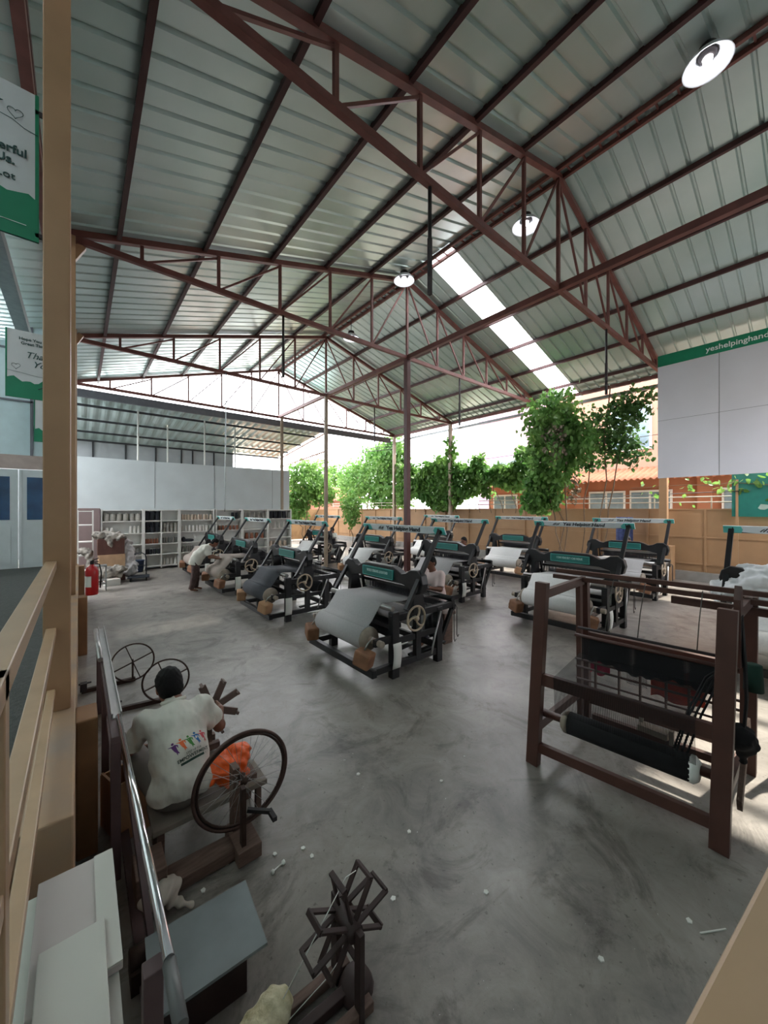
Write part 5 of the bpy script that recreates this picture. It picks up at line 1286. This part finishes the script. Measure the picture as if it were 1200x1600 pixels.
def stems(parent, lines, r=.018, m=None):
    b = MB()
    for pts in lines: b.path(pts, r, 5)
    b.build('stem', m or mat('vine_bark', (112, 92, 72), .85, 0, .2), parent)
def wig(a, b, n=7, amp=.12):
    a, b = np.array(a, float), np.array(b, float); return [tuple(a + (b - a) * t + (rng.normal(size=3) * amp * math.sin(PI * t))) for t in np.linspace(0, 1, n)]
# tall dense creeper in front of the eave
t = thing('tall_creeper', 'tall dense green creeper hanging under the eave beside the skylight strip', 'creeper', (14.0, 6.7, 0))
P = np.concatenate([blob((0, .1, 5.9), (.8, 1.0, 1.0), 1700), blob((0, 0, 4.6), (.8, 1.05, 1.3), 2300), blob((0, .5, 3.4), (.6, .7, .9), 1100), blob((0, .6, 2.75), (.5, .8, .5), 700), blob((0, -.9, 4.9), (.6, .7, .8), 700)])
foliage('foliage', LG, t, P, .19, .9); stems(t, [wig((0, -.3, 0), (.1, .2, 5.5)), wig((.1, -.4, 0), (0, -.3, 5.0)), wig((-.1, -.5, 0), (0, .4, 4.2))], .025)
foliage('dead_leaves', mat('dry_leaf', (120, 110, 92), .9, 0, .2), t, blob((-.55, -.3, 4.9), (.25, .45, .7), 260), .14, 1.2)
# dark looser creeper between the white board and the tall one
t = thing('dark_creeper', 'looser dark creeper between the tall dense creeper and the white board', 'creeper', (14.85, 4.75, 0))
P = np.concatenate([blob((0, .3, 5.6), (.5, 1.2, .7), 620, .1), blob((0, -.4, 6.1), (.5, .8, .6), 380, .1), blob((0, .4, 4.8), (.5, 1.1, .8), 560, .1), blob((0, -.3, 4.4), (.4, .7, .5), 240, .1), blob((0, 1.0, 4.1), (.3, .7, .3), 120, .1)])
foliage('foliage', LD, t, P, .17, .6)
stems(t, [wig((-.3, .7, 0), (0, .3, 6.9), 9, .05), wig((-.25, .55, 0), (.1, -.2, 6.4), 9, .08), wig((0, 1.4, 0), (0, .9, 5)), wig((0, 0, 5.4), (.1, -1.1, 6.2), 6)], .022)
foliage('dry_foliage', mat('dry_leaf', (120, 110, 92)), t, blob((-.1, 1.6, 3.3), (.2, .35, .7), 160, .1), .12, 1)
# vine hedge over the fence, in neighbouring plants
H = [('vine_hedge', 'broad vine hedge over the fence between the fence column and the tall creeper', 8.4, 12.6, 4.7, LG, 3600), ('vine_hedge', 'vine hedge over the fence left of the slim fence column, climbing it', 12.6, 17.4, 5.0, LG, 6400)]
for nm, lab, y0, y1, zt, m, n in H:
    t = thing(nm, lab, 'vine', (15.75, 0, 0), 0, 'vines over the fence')
    y = rng.uniform(y0, y1, n); top = zt + .35 * np.sin(y * 2.3) + .25 * np.sin(y * 5.1); bot = 2.75 - .45 * np.sin(y * 1.4 + 1) + (1.0 if y1 < 13 else -.4) * (y < 10.8)
    z = bot + (top - bot) * rng.random(n) ** .9; P = np.stack([rng.normal(0, .22, n), y, z], 1)
    if y1 > 13: P = np.concatenate([P, blob((-.25, 13.1, 5.4), (.2, .45, 1.0), 240, .1)])
    foliage('foliage', m, t, P, .24, .7)
    stems(t, [wig((0, a, 2.2), (0, a + .6, zt - .4), 6) for a in np.linspace(y0 + .3, y1 - .6, 6)], .018)
t = thing('vine_hedge', 'high dense vine hedge behind the fence, just left of the dark red central column', 'vine', (16.4, 0, 0), 0, 'vines over the fence')
P = np.concatenate([blob((0, 19.0, 5.6), (.6, 1.5, 1.7), 2600), blob((.4, 21.4, 5.0), (.8, 2.2, 2.1), 3400), blob((.6, 24.4, 4.4), (.8, 2.0, 1.8), 2200), blob((0, 19.4, 3.3), (.5, 2.2, 1.0), 1600)])
foliage('foliage', LG, t, P, .24, .8); stems(t, [wig((0, a, 0), (0, a, 5)) for a in (18.5, 20, 21.5, 23)], .03)
t = thing('pale_shrub', 'bright pale green shrub beyond the free end of the white wall', 'shrub', (12.6, 24.0, 0))
P = np.concatenate([blob((0, 0, 4.4), (1.6, .9, 1.5), 1900), blob((-.8, .3, 2.6), (1.2, .7, 1.2), 1100), blob((1.5, .4, 3.6), (1.1, .8, 1.0), 900)])
foliage('foliage', LB, t, P, .25, .8); stems(t, [wig((0, 0, 0), (0, 0, 4)), wig((.2, 0, 0), (1.3, .3, 3.6)), wig((-.1, 0, 0), (-.8, .2, 3))], .035)
t = thing('fence_shrub', 'green shrub hanging over the fence behind the farthest loom signs', 'shrub', (14.6, 21.2, 0))
foliage('foliage', LB, t, np.concatenate([blob((0, 0, 2.6), (.6, .8, .8), 700), blob((-.3, -.5, 1.8), (.4, .5, .6), 300)]), .2, 1.0); stems(t, [wig((.1, 0, 0), (0, 0, 2.6))], .025)
t = thing('pale_tree', 'hazy green tree beyond the far fence at the gap above the hedge', 'tree', (22, 37.5, 0))
foliage('foliage', LB, t, np.concatenate([blob((0, 0, 6.2), (2.6, 2, 1.6), 1600), blob((2.5, -1, 5.4), (1.6, 1.5, 1.2), 800)]), .34, .5); stems(t, [wig((0, 0, 0), (0, 0, 6))], .1)
t = thing('wire_vine', 'thin vine with sparse bright leaves on a wire below the white board', 'vine', (15.5, 0, 0))
P = np.stack([rng.normal(0, .1, 90), rng.uniform(-.5, 4.3, 90), rng.normal(3.15, .22, 90)], 1)
foliage('foliage', LB, t, P, .2, .6); stems(t, [wig((0, -1.6, 3.2), (0, 4.6, 3.15), 12, .05)], .01)
for i, (z, y0, y1) in enumerate(((5.0, 3.6, 17.6), (2.95, 1.5, 13))):
    tag(MB().path([(15.55, y0, z), (15.55, (y0 + y1) / 2, z - .12), (15.55, y1, z)], .012, 5).build('wire', ROPES), ('thin wire strung between the fence columns above the hedge', 'thin wire strung just above the fence')[i], 'wire')
for i in range(3):
    tag(MB().path([(10.55, 18.6 + 2.2 * i, 6.5 - .28 * i), (13, 18.3 + 1.2 * i, 6.35 - .2 * i), (15.4, 17.62, 6.5 - .15 * i)], .02, 5).build('wire', ROPES), 'thin dark wire crossing the open sky, %s' % ('nearest of the three below the fascia', 'middle one of the three', 'farthest and lowest of the three')[i], 'wire')
